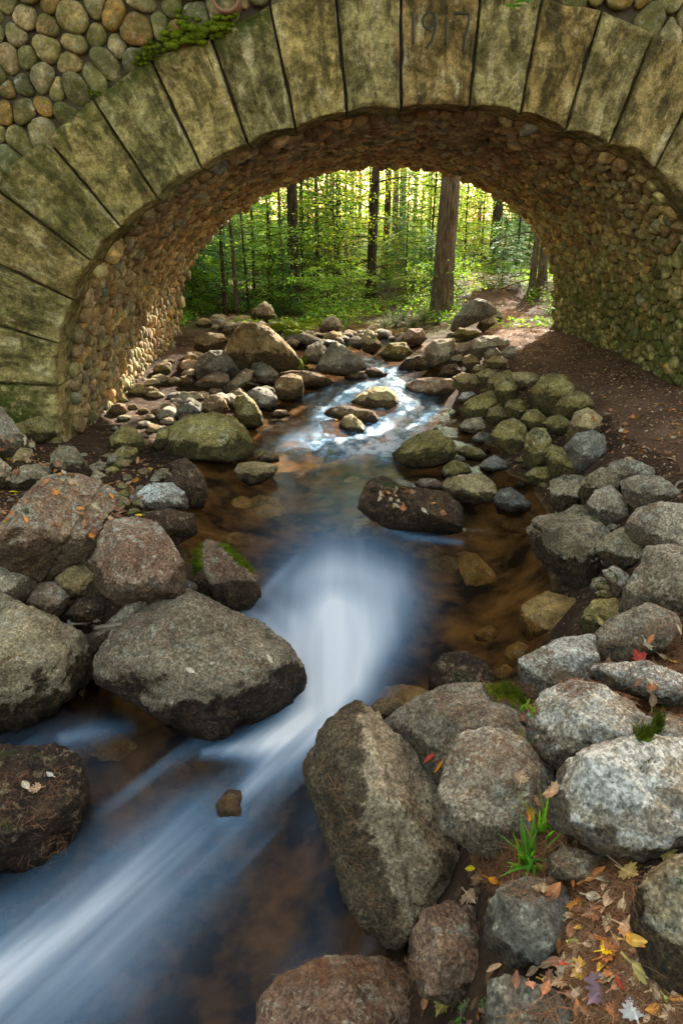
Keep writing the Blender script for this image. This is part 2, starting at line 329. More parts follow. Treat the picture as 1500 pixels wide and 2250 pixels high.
TPX = [(1400, 2200, -1.98), (1150, 2140, -2.25), (1300, 1950, -2.03), (1470, 1800, -2.0), (1200, 1840, -2.2), (1080, 1900, -2.45), (980, 1950, -2.8), (1450, 1520, -2.08), (1200, 1620, -2.35), (1490, 1400, -2.08), (1480, 1160, -2.12),
 (1400, 1190, -2.3), (1350, 1290, -2.45), (1250, 1400, -2.6), (1450, 1000, -2.13), (1350, 930, -2.12), (1250, 830, -2.12), (1190, 770, -2.12), (1150, 700, -2.12), (1110, 740, -2.14), (1330, 1000, -2.16), (1290, 875, -2.13), (1180, 850, -2.16), (1130, 790, -2.15),
 (1050, 1630, -2.65), (900, 1600, -2.85), (1050, 1520, -2.95), (1120, 1500, -3.1), (880, 2080, -3.3), (960, 2180, -2.95), (1080, 2240, -2.5), (700, 2200, -3.4),
 (1010, 960, -2.98), (1080, 1000, -2.95), (1150, 1070, -2.95), (1190, 1150, -3.0), (1250, 1120, -2.6), (1200, 1020, -2.7), (1150, 980, -2.65), (1060, 900, -2.75), (1000, 850, -2.65), (1050, 830, -2.4), (960, 800, -2.5), (1000, 760, -2.25),
 (700, 1100, -3.22), (800, 1250, -3.22), (1150, 1250, -3.15), (1100, 1400, -3.25), (900, 1350, -3.3), (740, 1400, -3.3), (740, 1550, -3.45), (300, 1800, -3.58), (500, 2000, -3.65), (680, 1880, -3.6), (100, 2150, -3.65), (300, 1600, -3.42), (600, 2200, -3.6), (120, 1600, -3.42), (40, 1640, -3.42), (150, 1550, -3.36), (200, 1540, -3.38),
 (480, 1150, -3.1), (520, 1040, -3.05), (640, 1010, -3.1), (750, 930, -2.98), (850, 960, -3.02), (700, 830, -2.72), (830, 820, -2.68), (850, 770, -2.52), (640, 880, -2.85), (940, 960, -3.05), (980, 1100, -3.1),
 (350, 1050, -2.76), (420, 1110, -2.9), (280, 1110, -2.72), (20, 1110, -2.5), (100, 1000, -2.58), (50, 945, -2.5), (200, 1350, -2.75), (60, 1290, -2.55), (320, 990, -2.78), (420, 880, -2.68), (380, 940, -2.76), (450, 800, -2.4), (500, 860, -2.72), (560, 900, -2.82),
 (440, 730, -2.15), (560, 750, -2.3), (620, 720, -2.2), (400, 1250, -2.9), (560, 1340, -3.1), (280, 1420, -2.95), (100, 1450, -2.98), (20, 1600, -3.5), (90, 1600, -3.5), (170, 1535, -3.45), (-60, 1640, -3.4), (400, 1500, -3.2),
 (740, 740, -2.38), (850, 700, -2.2), (930, 700, -2.15), (1000, 690, -2.1), (700, 690, -2.1), (600, 690, -2.1), (480, 680, -2.05), (1080, 680, -2.1)]
TC = np.array([onZ(*p) for p in TPX]+[(-4, 4, -2.35), (-4, 1, -2.45), (-3.2, 2.4, -2.8), (-6, 4, -2.1), (-6, 9, -2.3), (-2.2, -1, -3.7), (0, -1, -3.8), (-3.5, -1, -2.4), (1.3, -1, -2.05), (.8, .2, -2.2), (.35, .3, -3.0), (-1, .6, -3.7), (3, 0, -2), (4, 3, -2.05), (6, 6, -2.05), (8, 12, -2),
  (5.2, 10, -2.13), (5.2, 16, -2.12), (6, 20, -2.05), (-6, 14, -2.3), (-3.6, 12, -2.55), (-3.5, 15, -2.3), (-6, 20, -1.95), (0, 22, -1.95), (3, 22, -1.95), (-9, 2, -2), (-9, 12, -2), (10, 2, -2)])
TF = tps_fit(TC, .03)
def terrain_z(x, y, fine=True):
    x = np.asarray(x, float); y = np.asarray(y, float)
    near = tps(TF, np.clip(x, -9, 10), np.clip(y, -2, 23))
    far = -1.95+.018*np.maximum(y-20, 0)+.02*np.abs(x-1)
    far = far+.35*n2(x.ravel(), y.ravel(), .09, 3, 5).reshape(x.shape)
    d = np.maximum(np.maximum(-8-x, x-9)/2, np.maximum(-1.5-y, y-21)/3); z = near+(far-near)*sstep(0., 1., d)
    if fine: z = z+(.035*n2(x.ravel(), y.ravel(), 1.6, 4, 11)+.012*n2(x.ravel(), y.ravel(), 11., 3, 12)).reshape(x.shape)
    return z
def axis(a, b, st, lo, hi):
    m = list(np.arange(a, b+1e-6, st)); s = st
    while m[-1] < hi: s = min(s*1.13, 8); m.append(m[-1]+s)
    s = st; l = []; c = a
    while c > lo: s = min(s*1.13, 8); c -= s; l.append(c)
    return np.array(l[::-1]+m)
def grid(xs, ys):
    X, Y = np.meshgrid(xs, ys); nx, ny = len(xs), len(ys); i = np.arange(ny-1)[:, None]*nx+np.arange(nx-1)[None]; i = i.ravel()
    return X.ravel(), Y.ravel(), np.stack([i, i+1, i+1+nx, i+nx], 1)
X, Y, Fq = grid(axis(-5.5, 6.5, .055, -160, 160), axis(.2, 21, .055, -60, 230))
Z = terrain_z(X, Y); WZ = water_z(np.clip(X, -5, 5), np.clip(Y, -2, 24)); bedf = sstep(-.06, .05, WZ-Z)*sstep(6, 5, np.abs(X))
green = sstep(15.5, 18, Y)*(1-sstep(-.3, .3, 1.3-np.abs(X-4.9-.02*(Y-17))))
tag(mesh('ground', np.stack([X, Y, Z], 1), Fq, M['ground'], fl={'bed': bedf, 'green': green}), kind='structure')
def path_d(x, y):            # signed inside-ness of the trodden path
    xl = np.interp(y, [0, 2, 4, 6, 8, 10, 12, 14, 16, 18, 22, 30], [1.6, 1.9, 2.5, 3.15, 3.3, 3.05, 3.0, 3.1, 3.3, 3.7, 4.3, 5.5])
    xr = np.interp(y, [0, 6, 9, 16, 17.5, 22, 30], [9, 8, 5.6, 5.6, 5.0, 5.6, 6.8])
    return np.minimum(x-xl, xr-x)
X, Y, Fq = grid(np.arange(.8, 9, .06), np.arange(-.5, 30, .06)); d = path_d(X, Y)+.15*n2(X, Y, 2.2, 3, 31)
Z = terrain_z(X, Y)+.012-.05*sstep(.12, -.12, d); keep = (d[Fq] > -.15).all(1)
used = np.unique(Fq[keep]); mp_ = -np.ones(len(X), int); mp_[used] = np.arange(len(used))
tag(mesh('path', np.stack([X, Y, Z], 1)[used], mp_[Fq[keep]], M['path']), kind='structure')
# ------------------------------------------------------------------ water sheet with white water
STROKES = [[(630, 1290, 34, .3), (740, 1262, 50, .42), (860, 1285, 50, .36)], [(590, 1320, 26, .3), (660, 1390, 40, .6), (710, 1470, 50, .8)], ([(750, 1215, 80, .12), (745, 1285, 140, .62), (742, 1370, 125, 1.15), (735, 1480, 92, 1.5), (710, 1560, 66, 1.1), (630, 1612, 48, .95), (540, 1645, 30, .75), (450, 1655, 14, .4)]),
 [(520, 1335, 18, .3), (580, 1370, 30, .6), (650, 1450, 40, .85), (690, 1530, 50, .8)], [(650, 1230, 12, .15), (600, 1280, 14, .32), (550, 1335, 12, .2)],
 [(870, 1250, 50, .12), (860, 1330, 70, .34), (810, 1430, 50, .5)], [(700, 1600, 40, .7), (620, 1670, 40, .6), (540, 1740, 28, .45), (500, 1800, 30, .2)],
 [(470, 1740, 36, .1), (400, 1830, 75, .26), (290, 1930, 95, .36), (150, 2040, 85, .42), (20, 2130, 75, .56), (-120, 2220, 80, .62)],
 [(420, 1820, 110, .16), (330, 1950, 150, .26), (180, 2100, 190, .36), (0, 2200, 190, .46)],
 [(140, 1625, 22, .4), (200, 1610, 26, .35), (280, 1600, 22, .12)], [(845, 1160, 8, .18), (900, 1180, 10, .25), (1010, 1192, 7, .2)],
 [(1152, 1500, 4, .7), (1162, 1525, 4, .6)], [(700, 1810, 60, .06), (720, 2050, 60, .10), (680, 2150, 80, .14)], [(600, 1680, 50, .2), (470, 1900, 80, .10)]]
RAP = [[(800, 790, 12, .6), (850, 815, 16, .8), (900, 830, 16, .7)], [(930, 800, 10, .5), (890, 825, 14, .7)], [(690, 800, 5, .6), (700, 815, 6, .5)],
 [(860, 825, 20, .6), (800, 845, 18, .6), (740, 870, 22, .6), (700, 890, 22, .55)], [(880, 850, 30, .8), (905, 890, 42, 1.), (895, 940, 48, 1.), (850, 975, 46, .9), (740, 975, 40, .8), (640, 985, 26, .45)],
 [(840, 900, 20, .7), (830, 940, 30, .8)], [(700, 900, 20, .6), (720, 945, 20, .5)]]
def stroke_val(px, py, strokes):
    out = np.zeros(len(px)); flow = np.zeros(len(px))
    for st in strokes:
        best = np.zeros(len(px))
        for (x0, y0, r0, v0), (x1, y1, r1, v1) in zip(st[:-1], st[1:]):
            dx, dy = x1-x0, y1-y0; t = np.clip(((px-x0)*dx+(py-y0)*dy)/(dx*dx+dy*dy), 0, 1)
            s = ((px-x0)*dy-(py-y0)*dx)/math.hypot(dx, dy)
            d2 = (px-x0-t*dx)**2+(py-y0-t*dy)**2; r = r0+(r1-r0)*t; v = v0+(v1-v0)*t
            best = np.maximum(best, v*np.exp(-d2/(2*(r*.62)**2)))
        out = 1-(1-np.minimum(out, .995))*(1-np.minimum(best, .995))
    return out
X, Y, Fq = grid(np.arange(-4.6, 5, .024), np.concatenate([np.arange(-1, 9, .024), np.arange(9, 25, .03)])); Z = water_z(X, Y); TZ = terrain_z(X, Y, False)
P = np.stack([X, Y, Z], 1); ok = Y > .6; px = np.full(len(X), -9e3); py = px.copy(); px[ok], py[ok] = proj(P[ok])
rip = n2(X, Y, 2.6, 3, 41); rip2 = n2(X*1.3, Y*.7, 6.5, 4, 43)
a = math.radians(52); u = X*math.cos(a)+Y*math.sin(a); v = -X*math.sin(a)+Y*math.cos(a)
streak = n2(v*5, u*.5, 1.3, 4, 45); streak2 = n2(X*5.5, Y*.5, 1.2, 4, 47)
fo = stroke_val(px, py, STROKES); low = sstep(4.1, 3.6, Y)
fine_ = n2(v*13, u*.6, 1.4, 3, 51); fo = np.clip(fo*(1+.16*fine_*low+.30*streak*low+.09*streak2*(1-low)), 0, 1)
fr_ = stroke_val(px, py, RAP)*sstep(990, 955, px); rip3 = n2(X*1.2+.3*rip, Y*.55, 15., 3, 53); fr_ = .84*np.clip(1.25*fr_*(.22+.85*sstep(-.8, 1., .7*rip+rip2+.5*rip3)), 0, 1)*sstep(8.3, 9.0, Y)  # rapids foam ends at the arch's shadow edge, shadow painted into its coverage
veil = low*(.015+.17*sstep(-.1, .9, streak+.5*n2(v*1.6, u*.35, 1., 3, 49))); foam = np.clip(np.maximum(np.maximum(fo*.97, fr_), veil), 0, .97)  # veil: thin foam whose blue also paints sky reflection on the lower pool
rap = sstep(8.6, 9.4, Y); Z = Z+rap*(.010*rip+.005*rip2)+.02*fo
keep = (Z[Fq]-TZ[Fq] > -.12).any(1)&(np.abs(X[Fq]) < 4.6).all(1); used = np.unique(Fq[keep]); mp_ = -np.ones(len(X), int); mp_[used] = np.arange(len(used))
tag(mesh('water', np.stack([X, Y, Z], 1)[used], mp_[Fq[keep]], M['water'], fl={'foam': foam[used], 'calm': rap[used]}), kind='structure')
def ico(n):
    bm = bmesh.new(); bmesh.ops.create_icosphere(bm, subdivisions=n, radius=1); V = np.array([v.co[:] for v in bm.verts]); Fx = np.array([[v.index for v in f.verts] for f in bm.faces]); bm.free(); return V, Fx
ICO = {k: ico(k) for k in (2, 3, 4, 5, 6)}
# ------------------------------------------------------------------ the bridge
YF, YB = 8.7, 16.0
PROF = np.array([(-3.50, -3.4), (-3.47, -2.6), (-3.44, -1.83), (-3.32, -1.3), (-3.1, -.78), (-2.82, -.34), (-2.42, .03), (-1.97, .35), (-1.45, .65), (-.91, .88), (-.38, 1.05), (.18, 1.17), (.79, 1.24), (1.55, 1.25),
 (2.14, 1.19), (2.65, 1.07), (3.16, .89), (3.69, .63), (4.11, .34), (4.5, -.05), (4.8, -.5), (5.0, -1.1), (5.1, -1.85), (5.14, -2.8)])
def resample(P, n):
    for _ in range(3):
        Q = [P[0]]
        for a, b in zip(P[:-1], P[1:]): Q += [a*.75+b*.25, a*.25+b*.75]
        P = np.array(Q+[P[-1]])
    s = np.r_[0, np.cumsum(np.linalg.norm(np.diff(P, axis=0), axis=1))]; t = np.linspace(0, s[-1], n)
    return np.stack([np.interp(t, s, P[:, 0]), np.interp(t, s, P[:, 1])], 1), s[-1]
PR, SLEN = resample(PROF, 400)
TG = np.gradient(PR, axis=0); TG /= np.linalg.norm(TG, axis=1)[:, None]; NR = np.stack([TG[:, 1], -TG[:, 0]], 1)   # into the opening
def prof_at(s):
    t = np.clip(s/SLEN, 0, 1)*(len(PR)-1); i = np.arange(len(PR))
    f = lambda A: np.stack([np.interp(t, i, A[:, 0]), np.interp(t, i, A[:, 1])], 1)
    return f(PR), f(NR)
bridge = empty('stone_bridge', (0.8, 12.3, -2.4))
tag(bridge, 'stone arch bridge of rough granite ring blocks and cobblestone walls dated 1917', 'bridge')
BL = Matrix.Translation(-Vector(bridge.location))
def part(o, par=bridge): o.parent = par; o.matrix_parent_inverse = Matrix.Translation(-Vector(bridge.location)) if par is bridge else Matrix.Identity(4); return o
# core: barrel, spandrels, deck
XL, XR, ZT, ZB = -16., 18., 3.1, -4.
IN = PR-NR*.12
n = len(IN); V = []; Fc = []
y0, y1 = YF+.085, YB-.02
for yy in (y0, y1):
    V += [(x, yy, z) for x, z in IN]
    V += [(XL if i < n*.33 else XR if i > n*.67 else np.interp(i, [n*.33, n*.67], [XL, XR]), yy, np.interp(i, [0, n*.33], [ZB, ZT]) if i < n*.33 else np.interp(i, [n*.67, n-1], [ZT, ZB]) if i > n*.67 else ZT) for i in range(n)]
m2 = 2*n
for i in range(n-1):
    Fc += [(i, i+1, n+i+1, n+i), (m2+i, m2+n+i, m2+n+i+1, m2+i+1), (i, m2+i, m2+i+1, i+1), (n+i, n+i+1, m2+n+i+1, m2+n+i)]
part(mesh('mortar_core', V, Fc, M['mortar'], smooth=False))
def relax(pts, W, H, it=6, K=10):
    for _ in range(it):
        # push apart by nearest neighbours (cheap blue-noise relaxation)
        cell = defaultdict_cells(pts, K); d = pts[cell]-pts[:, None]; r = np.linalg.norm(d, axis=2)+1e-9
        r0 = math.sqrt(W*H/len(pts))*1.12; f = np.clip(r0-r, 0, None)/r0; pts = pts-(d/r[..., None]*f[..., None]).sum(1)*r0*.28
        pts[:, 0] = np.clip(pts[:, 0], 0, W); pts[:, 1] = np.clip(pts[:, 1], 0, H)
    return pts
def defaultdict_cells(pts, K):
    out = np.empty((len(pts), K), int)
    for i in range(0, len(pts), 800):
        d = ((pts[i:i+800, None]-pts[None])**2).sum(2); d[np.arange(len(d)), i+np.arange(len(d))] = 9e9
        out[i:i+800] = np.argpartition(d, K, axis=1)[:, :K]
    return out
def cobbles(pts, mapfn, rings, seg, H, gap, tints, seed, power=.0, moss=None, edge=None, rmax=.2, tilt=.25):
    """one mesh of tightly packed rounded stones: each fills its cell of the wall; mapfn(s, t, h) -> xyz"""
    r_ = np.random.default_rng(seed); K = 14; nb = defaultdict_cells(pts, K); N = len(pts)
    wgt = r_.uniform(-power, power, N); d = pts[nb]-pts[:, None]; L = np.linalg.norm(d, axis=2)
    dist = L/2+(wgt[:, None]-wgt[nb])*.5; ph = np.arange(seg)*2*math.pi/seg; U = np.stack([np.cos(ph), np.sin(ph)], 1)
    ca = np.einsum('nkd,sd->nks', d/L[..., None], U); b = np.where(ca > .08, np.maximum(dist[..., None], .01)/np.maximum(ca, .08), 9.)
    R = (b**-13.).sum(1)**(-1/13.); R = np.minimum(R, rmax)-gap; R = np.maximum(R, .02)
    R = R*(1+.05*r_.normal(size=R.shape)); R = (R+np.roll(R, 1, 1)+np.roll(R, -1, 1))/3
    A = np.linspace(0, 1, rings+1)[1:]*math.radians(118); Rm = R.mean(1); Hh = H*Rm*r_.uniform(.75, 1.25, N)
    ex = .78; rr = np.abs(np.sin(A))**ex; hh = np.sign(np.cos(A))*np.abs(np.cos(A))**ex
    s = pts[:, 0][:, None, None]+R[:, None]*rr[None, :, None]*np.cos(ph); t = pts[:, 1][:, None, None]+R[:, None]*rr[None, :, None]*np.sin(ph)
    tl = r_.normal(size=(N, 2))*tilt; h = Hh[:, None, None]*(hh[None, :, None]+.25)+R[:, None]*rr[None, :, None]*(tl[:, :1, None]*np.cos(ph)+tl[:, 1:, None]*np.sin(ph))
    q_ = np.stack([s.ravel()*14, t.ravel()*14, np.repeat(np.arange(N)*3.7, rings*seg)], 1); nz = (vnoise(q_, seed)+.6*vnoise(q_*2.3, seed+1)).reshape(h.shape); h = h+nz*.16*Rm[:, None, None]
    s = np.concatenate([pts[:, :1], s.reshape(N, -1)], 1); t = np.concatenate([pts[:, 1:], t.reshape(N, -1)], 1); h = np.concatenate([(Hh*1.25)[:, None], h.reshape(N, -1)], 1)
    P = mapfn(s.ravel(), t.ravel(), h.ravel()); nv = 1+rings*seg
    tri = []; q = []
    for j in range(seg):
        tri.append((0, 1+j, 1+(j+1) % seg))
        for i in range(rings-1): a = 1+i*seg; q.append((a+j, a+seg+j, a+seg+(j+1) % seg, a+(j+1) % seg))
    base = (np.arange(N)*nv)[:, None, None]
    T = (np.array(tri)[None]+base).reshape(-1, 3); Q = (np.array(q)[None]+base).reshape(-1, 4)
    Fc = [tuple(x) for x in T.tolist()]+[tuple(x) for x in Q.tolist()]
    col = np.repeat(tints, nv, axis=0); ms = np.repeat(moss if moss is not None else np.zeros(N), nv)
    return P, Fc, col, ms
def palette(N, pal, wts, seed, var=.22):
    r_ = np.random.default_rng(seed); c = np.array(pal)[r_.choice(len(pal), N, p=np.array(wts)/sum(wts))]
    return np.clip(c*(1+var*r_.normal(size=(N, 1)))*(1+.03*r_.normal(size=(N, 3))), .02, .7)
# vault lining
VL = YB-YF-.58; nst = 3500; r0 = np.random.default_rng(3); pts = r0.uniform(0, 1, (nst, 2))*(SLEN, VL); pts = relax(pts, SLEN, VL, 14)
tn = palette(nst, [(.42, .27, .12), (.50, .36, .17), (.40, .31, .14), (.56, .32, .11), (.35, .285, .17), (.32, .19, .09), (.27, .26, .19)], [6, 5, 3.4, 1.2, 2, 4, .25], 5, .20)
pc, _ = prof_at(pts[:, 0]); rightness = sstep(2.5, 4.6, pc[:, 0]); low = sstep(.2, -1.8, pc[:, 1])
tn = tn*(1-rightness[:, None])+rightness[:, None]*tn*np.array([.92, 1.02, .80])*1.05
def vmap(s, t, h):
    p, nn = prof_at(s); h = h-.075; return np.stack([p[:, 0]+nn[:, 0]*h, YF+.62+t, p[:, 1]+nn[:, 1]*h], 1)
P, Fc, col, ms = cobbles(pts, vmap, 5, 14, .70, .006, tn, 5, power=.035, moss=np.clip(low*rightness*1.1+.25*low, 0, 1), rmax=.19, tilt=.17)
vc = part(mesh('vault_cobbles', P, Fc, M['cobble'], cols=col, fl={'moss': ms}))
# ring blocks
JT = [((-160, 960), (150, 1000)), ((-160, 832), (130, 848)), ((-130, 677), (135, 755)), ((-80, 541), (165, 660)), ((-28, 398), (205, 575)), ((103, 303), (268, 500)), ((203, 215), (350, 440)), ((330, 125), (445, 372)), ((463, 82), (547, 320)),
 ((592, 8), (650, 285)), ((735, -35), (762, 250)), ((880, -42), (880, 243)), ((1057, -38), (1030, 238)), ((1190, -8), (1141, 252)), ((1320, 22), (1240, 290)), ((1435, 72), (1335, 320)), ((1570, 110), (1435, 371))]
JW = [(onY(*a, YF)[[0, 2]], onY(*b, YF)[[0, 2]]) for a, b in JT]
JW += [(np.array(a), np.array(b)) for a, b in [((5.45, .95), (4.28, .16)), ((6.0, .25), (4.68, -.32)), ((6.3, -.6), (4.93, -.9)), ((6.45, -1.5), (5.08, -1.6)), ((6.5, -2.5), (5.12, -2.5))]]
def block(o0, i0, o1, i1, y0, y1, seed, gap=.009, nu=64, nv=36, nw=9, bow=0.):
    """rough-faced wedge block; o=outer corner, i=inner corner"""
    def g(a): return np.linspace(0, 1, a)
    c = (o0+i0+o1+i1)/4
    def bil(u, v):   # u along the length outer->inner, v across
        top = o0[None]*(1-v[:, None])+o1[None]*v[:, None]; bot = i0[None]*(1-v[:, None])+i1[None]*v[:, None]; return top*(1-u[:, None])+bot*u[:, None]
    Vv = []; Fc = []; k = 0; Cc = []
    def face(us, vs, ws, sh):
        nonlocal k
        Vv.append(np.stack([us.ravel(), vs.ravel(), ws.ravel()], 1)); a, b = sh
        i = (np.arange(a-1)[:, None]*b+np.arange(b-1)[None]).ravel()+k; Fc.append(np.stack([i, i+1, i+1+b, i+b], 1)); k += a*b
    for w_ in (0., 1.):
        U_, V_ = np.meshgrid(g(nu), g(nv), indexing='ij'); face(U_, V_, U_*0+w_, (nu, nv))
    for u_ in (0., 1.):
        V_, W_ = np.meshgrid(g(nv), g(nw), indexing='ij'); face(V_*0+u_, V_, W_, (nv, nw))
    for v_ in (0., 1.):
        U_, W_ = np.meshgrid(g(nu), g(nw), indexing='ij'); face(U_, U_*0+v_, W_, (nu, nw))
    q = np.concatenate(Vv); u, v, w_ = q.T; Lu = np.linalg.norm((o0+o1-i0-i1)/2); Lv = np.linalg.norm((o0+i0-o1-i1)/2)
    uu = gap/Lu+u*(1-2*gap/Lu)*1. ; vv = gap/Lv+v*(1-2*gap/Lv)
    xz = bil(np.clip(uu, 0, 1), vv); mid = (i0+i1)/2; od = (o0+o1-i0-i1)/2; od /= np.linalg.norm(od)
    xz = xz+od[None]*((bow*(1-(2*v-1)**2))*u)[:, None]
    yy = y0+(y1-y0)*w_
    P = np.stack([xz[:, 0], yy, xz[:, 1]], 1)
    eu = np.minimum(u, 1-u)*Lu; ev = np.minimum(v, 1-v)*Lv; ew = w_*(y1-y0)
    e = np.minimum(eu, ev)
    N = .085*fbm(P*2.6+seed*7.7, 6, seed, .55)+.02*fbm(P*14+seed, 4, seed+9, .6)
    front = sstep(.02, 0, ew); rnd = .022*np.exp(-e/.014)
    P[:, 1] += front*(rnd-N*.55*sstep(0, .06, e)-.03)
    cc = np.array([c[0], 0, c[1]]); dirx = P-cc; dirx[:, 1] = 0; dirx /= np.linalg.norm(dirx, axis=1)[:, None]+1e-9
    sidek = sstep(.05, 0., e); edgechip = .005*np.exp(-ew/.02)+.016*np.abs(fbm(P*4+seed*3, 5, seed+4))+.03*np.clip(fbm(P*2.3+seed, 2, seed+14)-.45, 0, 1)
    P -= dirx*(sidek*edgechip)[:, None]
    return P, np.concatenate(Fc), e
rb = random.Random(11); tints = [(1, 1, .9), (1.0, .98, .85), (.85, .83, .7), (1.0, .9, .75), (.80, .78, .62), (1.25, 1.2, 1.0), (.95, 1.0, .85), (1.2, 1.15, .95), (.72, .74, .66), (1.15, 1.08, .85), (.88, .9, .80), (.82, .68, .55), (.95, .96, .86), (.98, .84, .66), (.88, .88, .78), (1.05, .95, .8), (.92, .88, .78), (.95, .93, .8)]
key = None
for k in range(len(JW)-1):
    (o0, i0), (o1, i1) = JW[k], JW[k+1]; bow = .035
    Pb, Fb, e = block(o0, i0, o1, i1, YF-.02, YF+.60, k+1, bow=bow)
    t = tints[k % len(tints)]; ms = np.zeros(len(Pb))
    if k in (5, 6, 7, 8): ms = sstep(.35, 0., np.abs((Pb[:, [0, 2]]-o0)@((o0-i0)/np.linalg.norm(o0-i0))))*.9
    if k in (0,): ms = sstep(-3.5, -4.0, Pb[:, 0])
    if k in (4, 5): ms = np.maximum(ms, .35)
    if k in (1, 2, 3): ms = np.maximum(ms, .2)
    nxt = [tuple(f) for f in Fb.tolist()]
    o = part(mesh('ring_block', Pb, nxt, M['block'], cols=np.tile(t, (len(Pb), 1)), fl={'moss': ms}, smooth=True)); va = o.data.attributes.new('streak', 'FLOAT_VECTOR', 'POINT'); ax_ = ((o0+o1)-(i0+i1)); ax_ /= np.linalg.norm(ax_); q2 = Pb[:, [0, 2]]; va.data.foreach_set('vector', np.stack([(q2@np.array([ax_[1], -ax_[0]]))*6.5, (q2@ax_)*1.7, Pb[:, 1]*6+k*3.1], 1).astype(np.float32).ravel())
    if k == 11: key = o
# incised date on the keystone, dark tubes on the face for grooves, paler ones beside
def digit_strokes(ch):
    if ch == '1': return [[(0, 0), (0, 1)]]
    if ch == '7': return [[(-.35, .0), (.45, .0)], [(.45, 0), (.38, .25), (.22, .6), (.12, 1.)]]
    if ch == '9': return [[(.30, .08), (.10, -.02), (-.18, .05), (-.30, .22), (-.24, .40), (-.02, .48), (.20, .40), (.32, .22), (.30, .08)], [(.32, .2), (.30, .5), (.12, .82), (-.16, 1.02)]]
Mx = M['inc'] = simple('incised_groove', (.028, .024, .012), (.06, .05, .026), 30)
mb = MB(); lip = MB(); dg = Vector((0, 0, 0))
for ch, px_, py_, h_, w_ in [('1', 907, 25, 72, 40), ('9', 942, 26, 78, 44), ('1', 979, 38, 62, 40), ('7', 1012, 30, 82, 40)]:
    for st in digit_strokes(ch):
        pts_ = []
        for a, b in st:
            q = onY(px_+a*w_, py_+b*h_, YF-.052); q[1] = YF-.052; pts_.append(q)
        pts_ = np.array(pts_); nn_ = max(6, len(pts_)*3); tt = np.linspace(0, len(pts_)-1, nn_); pts_ = np.stack([np.interp(tt, np.arange(len(pts_)), pts_[:, c_]) for c_ in range(3)], 1)
        mb.tube(pts_+[0, .004, 0], .014, 6)
        lip.tube(pts_+[.016, .006, -.006], .010, 6)
# cobbled spandrels
outer = np.array([a for a, b in JW])
def inside_ring(x, z):      # true where the ring or the opening is
    zz = np.interp(x, outer[:, 0], outer[:, 1], left=-9, right=-9)
    xr = np.where(outer[:, 0] > 0, outer[:, 0], -99)
    return z < zz
def spandrel(yplane, sgn, seed, XA, XB, clipfn, nst):
    r0 = np.random.default_rng(seed); W = XB-XA; H = 5.6; pts = r0.uniform(0, 1, (nst, 2))*(W, H); pts = relax(pts, W, H, 16)
    x = pts[:, 0]+XA; z = pts[:, 1]-2.5; kp = ~clipfn(x, z-.04); pts = pts[kp]; N = len(pts)
    tn = palette(N, [(.25, .21, .08), (.36, .26, .10), (.46, .23, .06), (.38, .29, .14), (.20, .18, .09), (.31, .20, .065)], [4, 4, 2.4, 3, 2.4, 3], seed+1, .2)
    f = lambda s, t, h: np.stack([s+XA, np.full(len(s), yplane)+sgn*h, t-2.5], 1)
    return cobbles(pts, f, 7, 20, .52, .006, tn, seed, power=.075, moss=np.full(N, .6), rmax=.22, tilt=.18)
P, Fc, col, ms = spandrel(YF+.07, -1, 21, -9., 10., inside_ring, 1750)
part(mesh('spandrel_cobbles', P, Fc, M['cobble'], cols=col, fl={'moss': ms}))
def back_clip(x, z): zz = np.interp(x, IN[:, 0], IN[:, 1], left=-9, right=-9); return z < zz+.35
P, Fc, col, ms = spandrel(YB-.03, 1, 23, -9., 10., back_clip, 800)
part(mesh('spandrel_cobbles', P, Fc, M['cobble'], cols=col, fl={'moss': ms}))
# parapet copings
mb2 = MB()
for yy in (YF+.25, YB-.25):
    x = -15.8
    while x < 17.5:
        L = rb.uniform(.7, 1.2); q = np.array([(a, b, c) for a in (x, x+L-.02) for b in (yy-.32, yy+.32) for c in (3.1, 3.42)]); q += np.random.default_rng(int(x*100) & 65535).normal(size=q.shape)*.015
        mb2.add(q, [(0, 1, 3, 2), (4, 6, 7, 5), (0, 4, 5, 1), (2, 3, 7, 6), (0, 2, 6, 4), (1, 5, 7, 3)]); x += L
o = part(mb2.build('parapet_coping', M['block'], smooth=False))
# footing ledge on the left wall
ft = []
xs_ = np.linspace(YF+.3, YB, 220); sec = [(0, -.9), (.17, -.9), (.14, -.18), (.08, -.10), (0, -.04)]
V = []; 
for yy in xs_:
    zb = np.interp(yy, [9, 10.5, 12, 14, 16], [-2.72, -2.66, -2.52, -2.3, -2.15])
    for a, b in sec:
        q = np.array([[-3.42+a, yy, zb+b]]); V.append(q[0]+[.05*fbm(q*7, 5, 3)[0], 0, .05*fbm(q*8, 5, 8)[0]])
Fc = [(i*5+j, i*5+j+1, i*5+6+j, i*5+5+j) for i in range(len(xs_)-1) for j in range(4)]+[(4, 3, 2, 1, 0)]
part(mesh('footing', V, Fc, M['concrete']))
# clay drain pipe
c = onY(497, -8, YF-.10); mb = mb; pm = MB(); ang = np.arange(25)*2*math.pi/24; R1, R2 = .155, .125
V = []
for (r_p, yy) in ((R1, YF+.2), (R1, YF-.16), (R2, YF-.16), (R2, YF+.2)): V += [(c[0]+r_p*math.cos(t), yy, c[2]+r_p*math.sin(t)) for t in ang[:24]]
pm.add(V, [(r*24+j, r*24+(j+1) % 24, (r+1)*24+(j+1) % 24, (r+1)*24+j) for r in range(3) for j in range(24)])
pp = part(pm.build('drain_pipe', M['rust'])); 
pl = MB(); pl.add([(c[0]+R2*math.cos(t), YF+.12, c[2]+R2*math.sin(t)) for t in ang[:24]], [tuple(range(24))]); o = pl.build('pipe_shadow_disc', M['black']); o.parent = pp  # flat black disc paints the shade inside the pipe
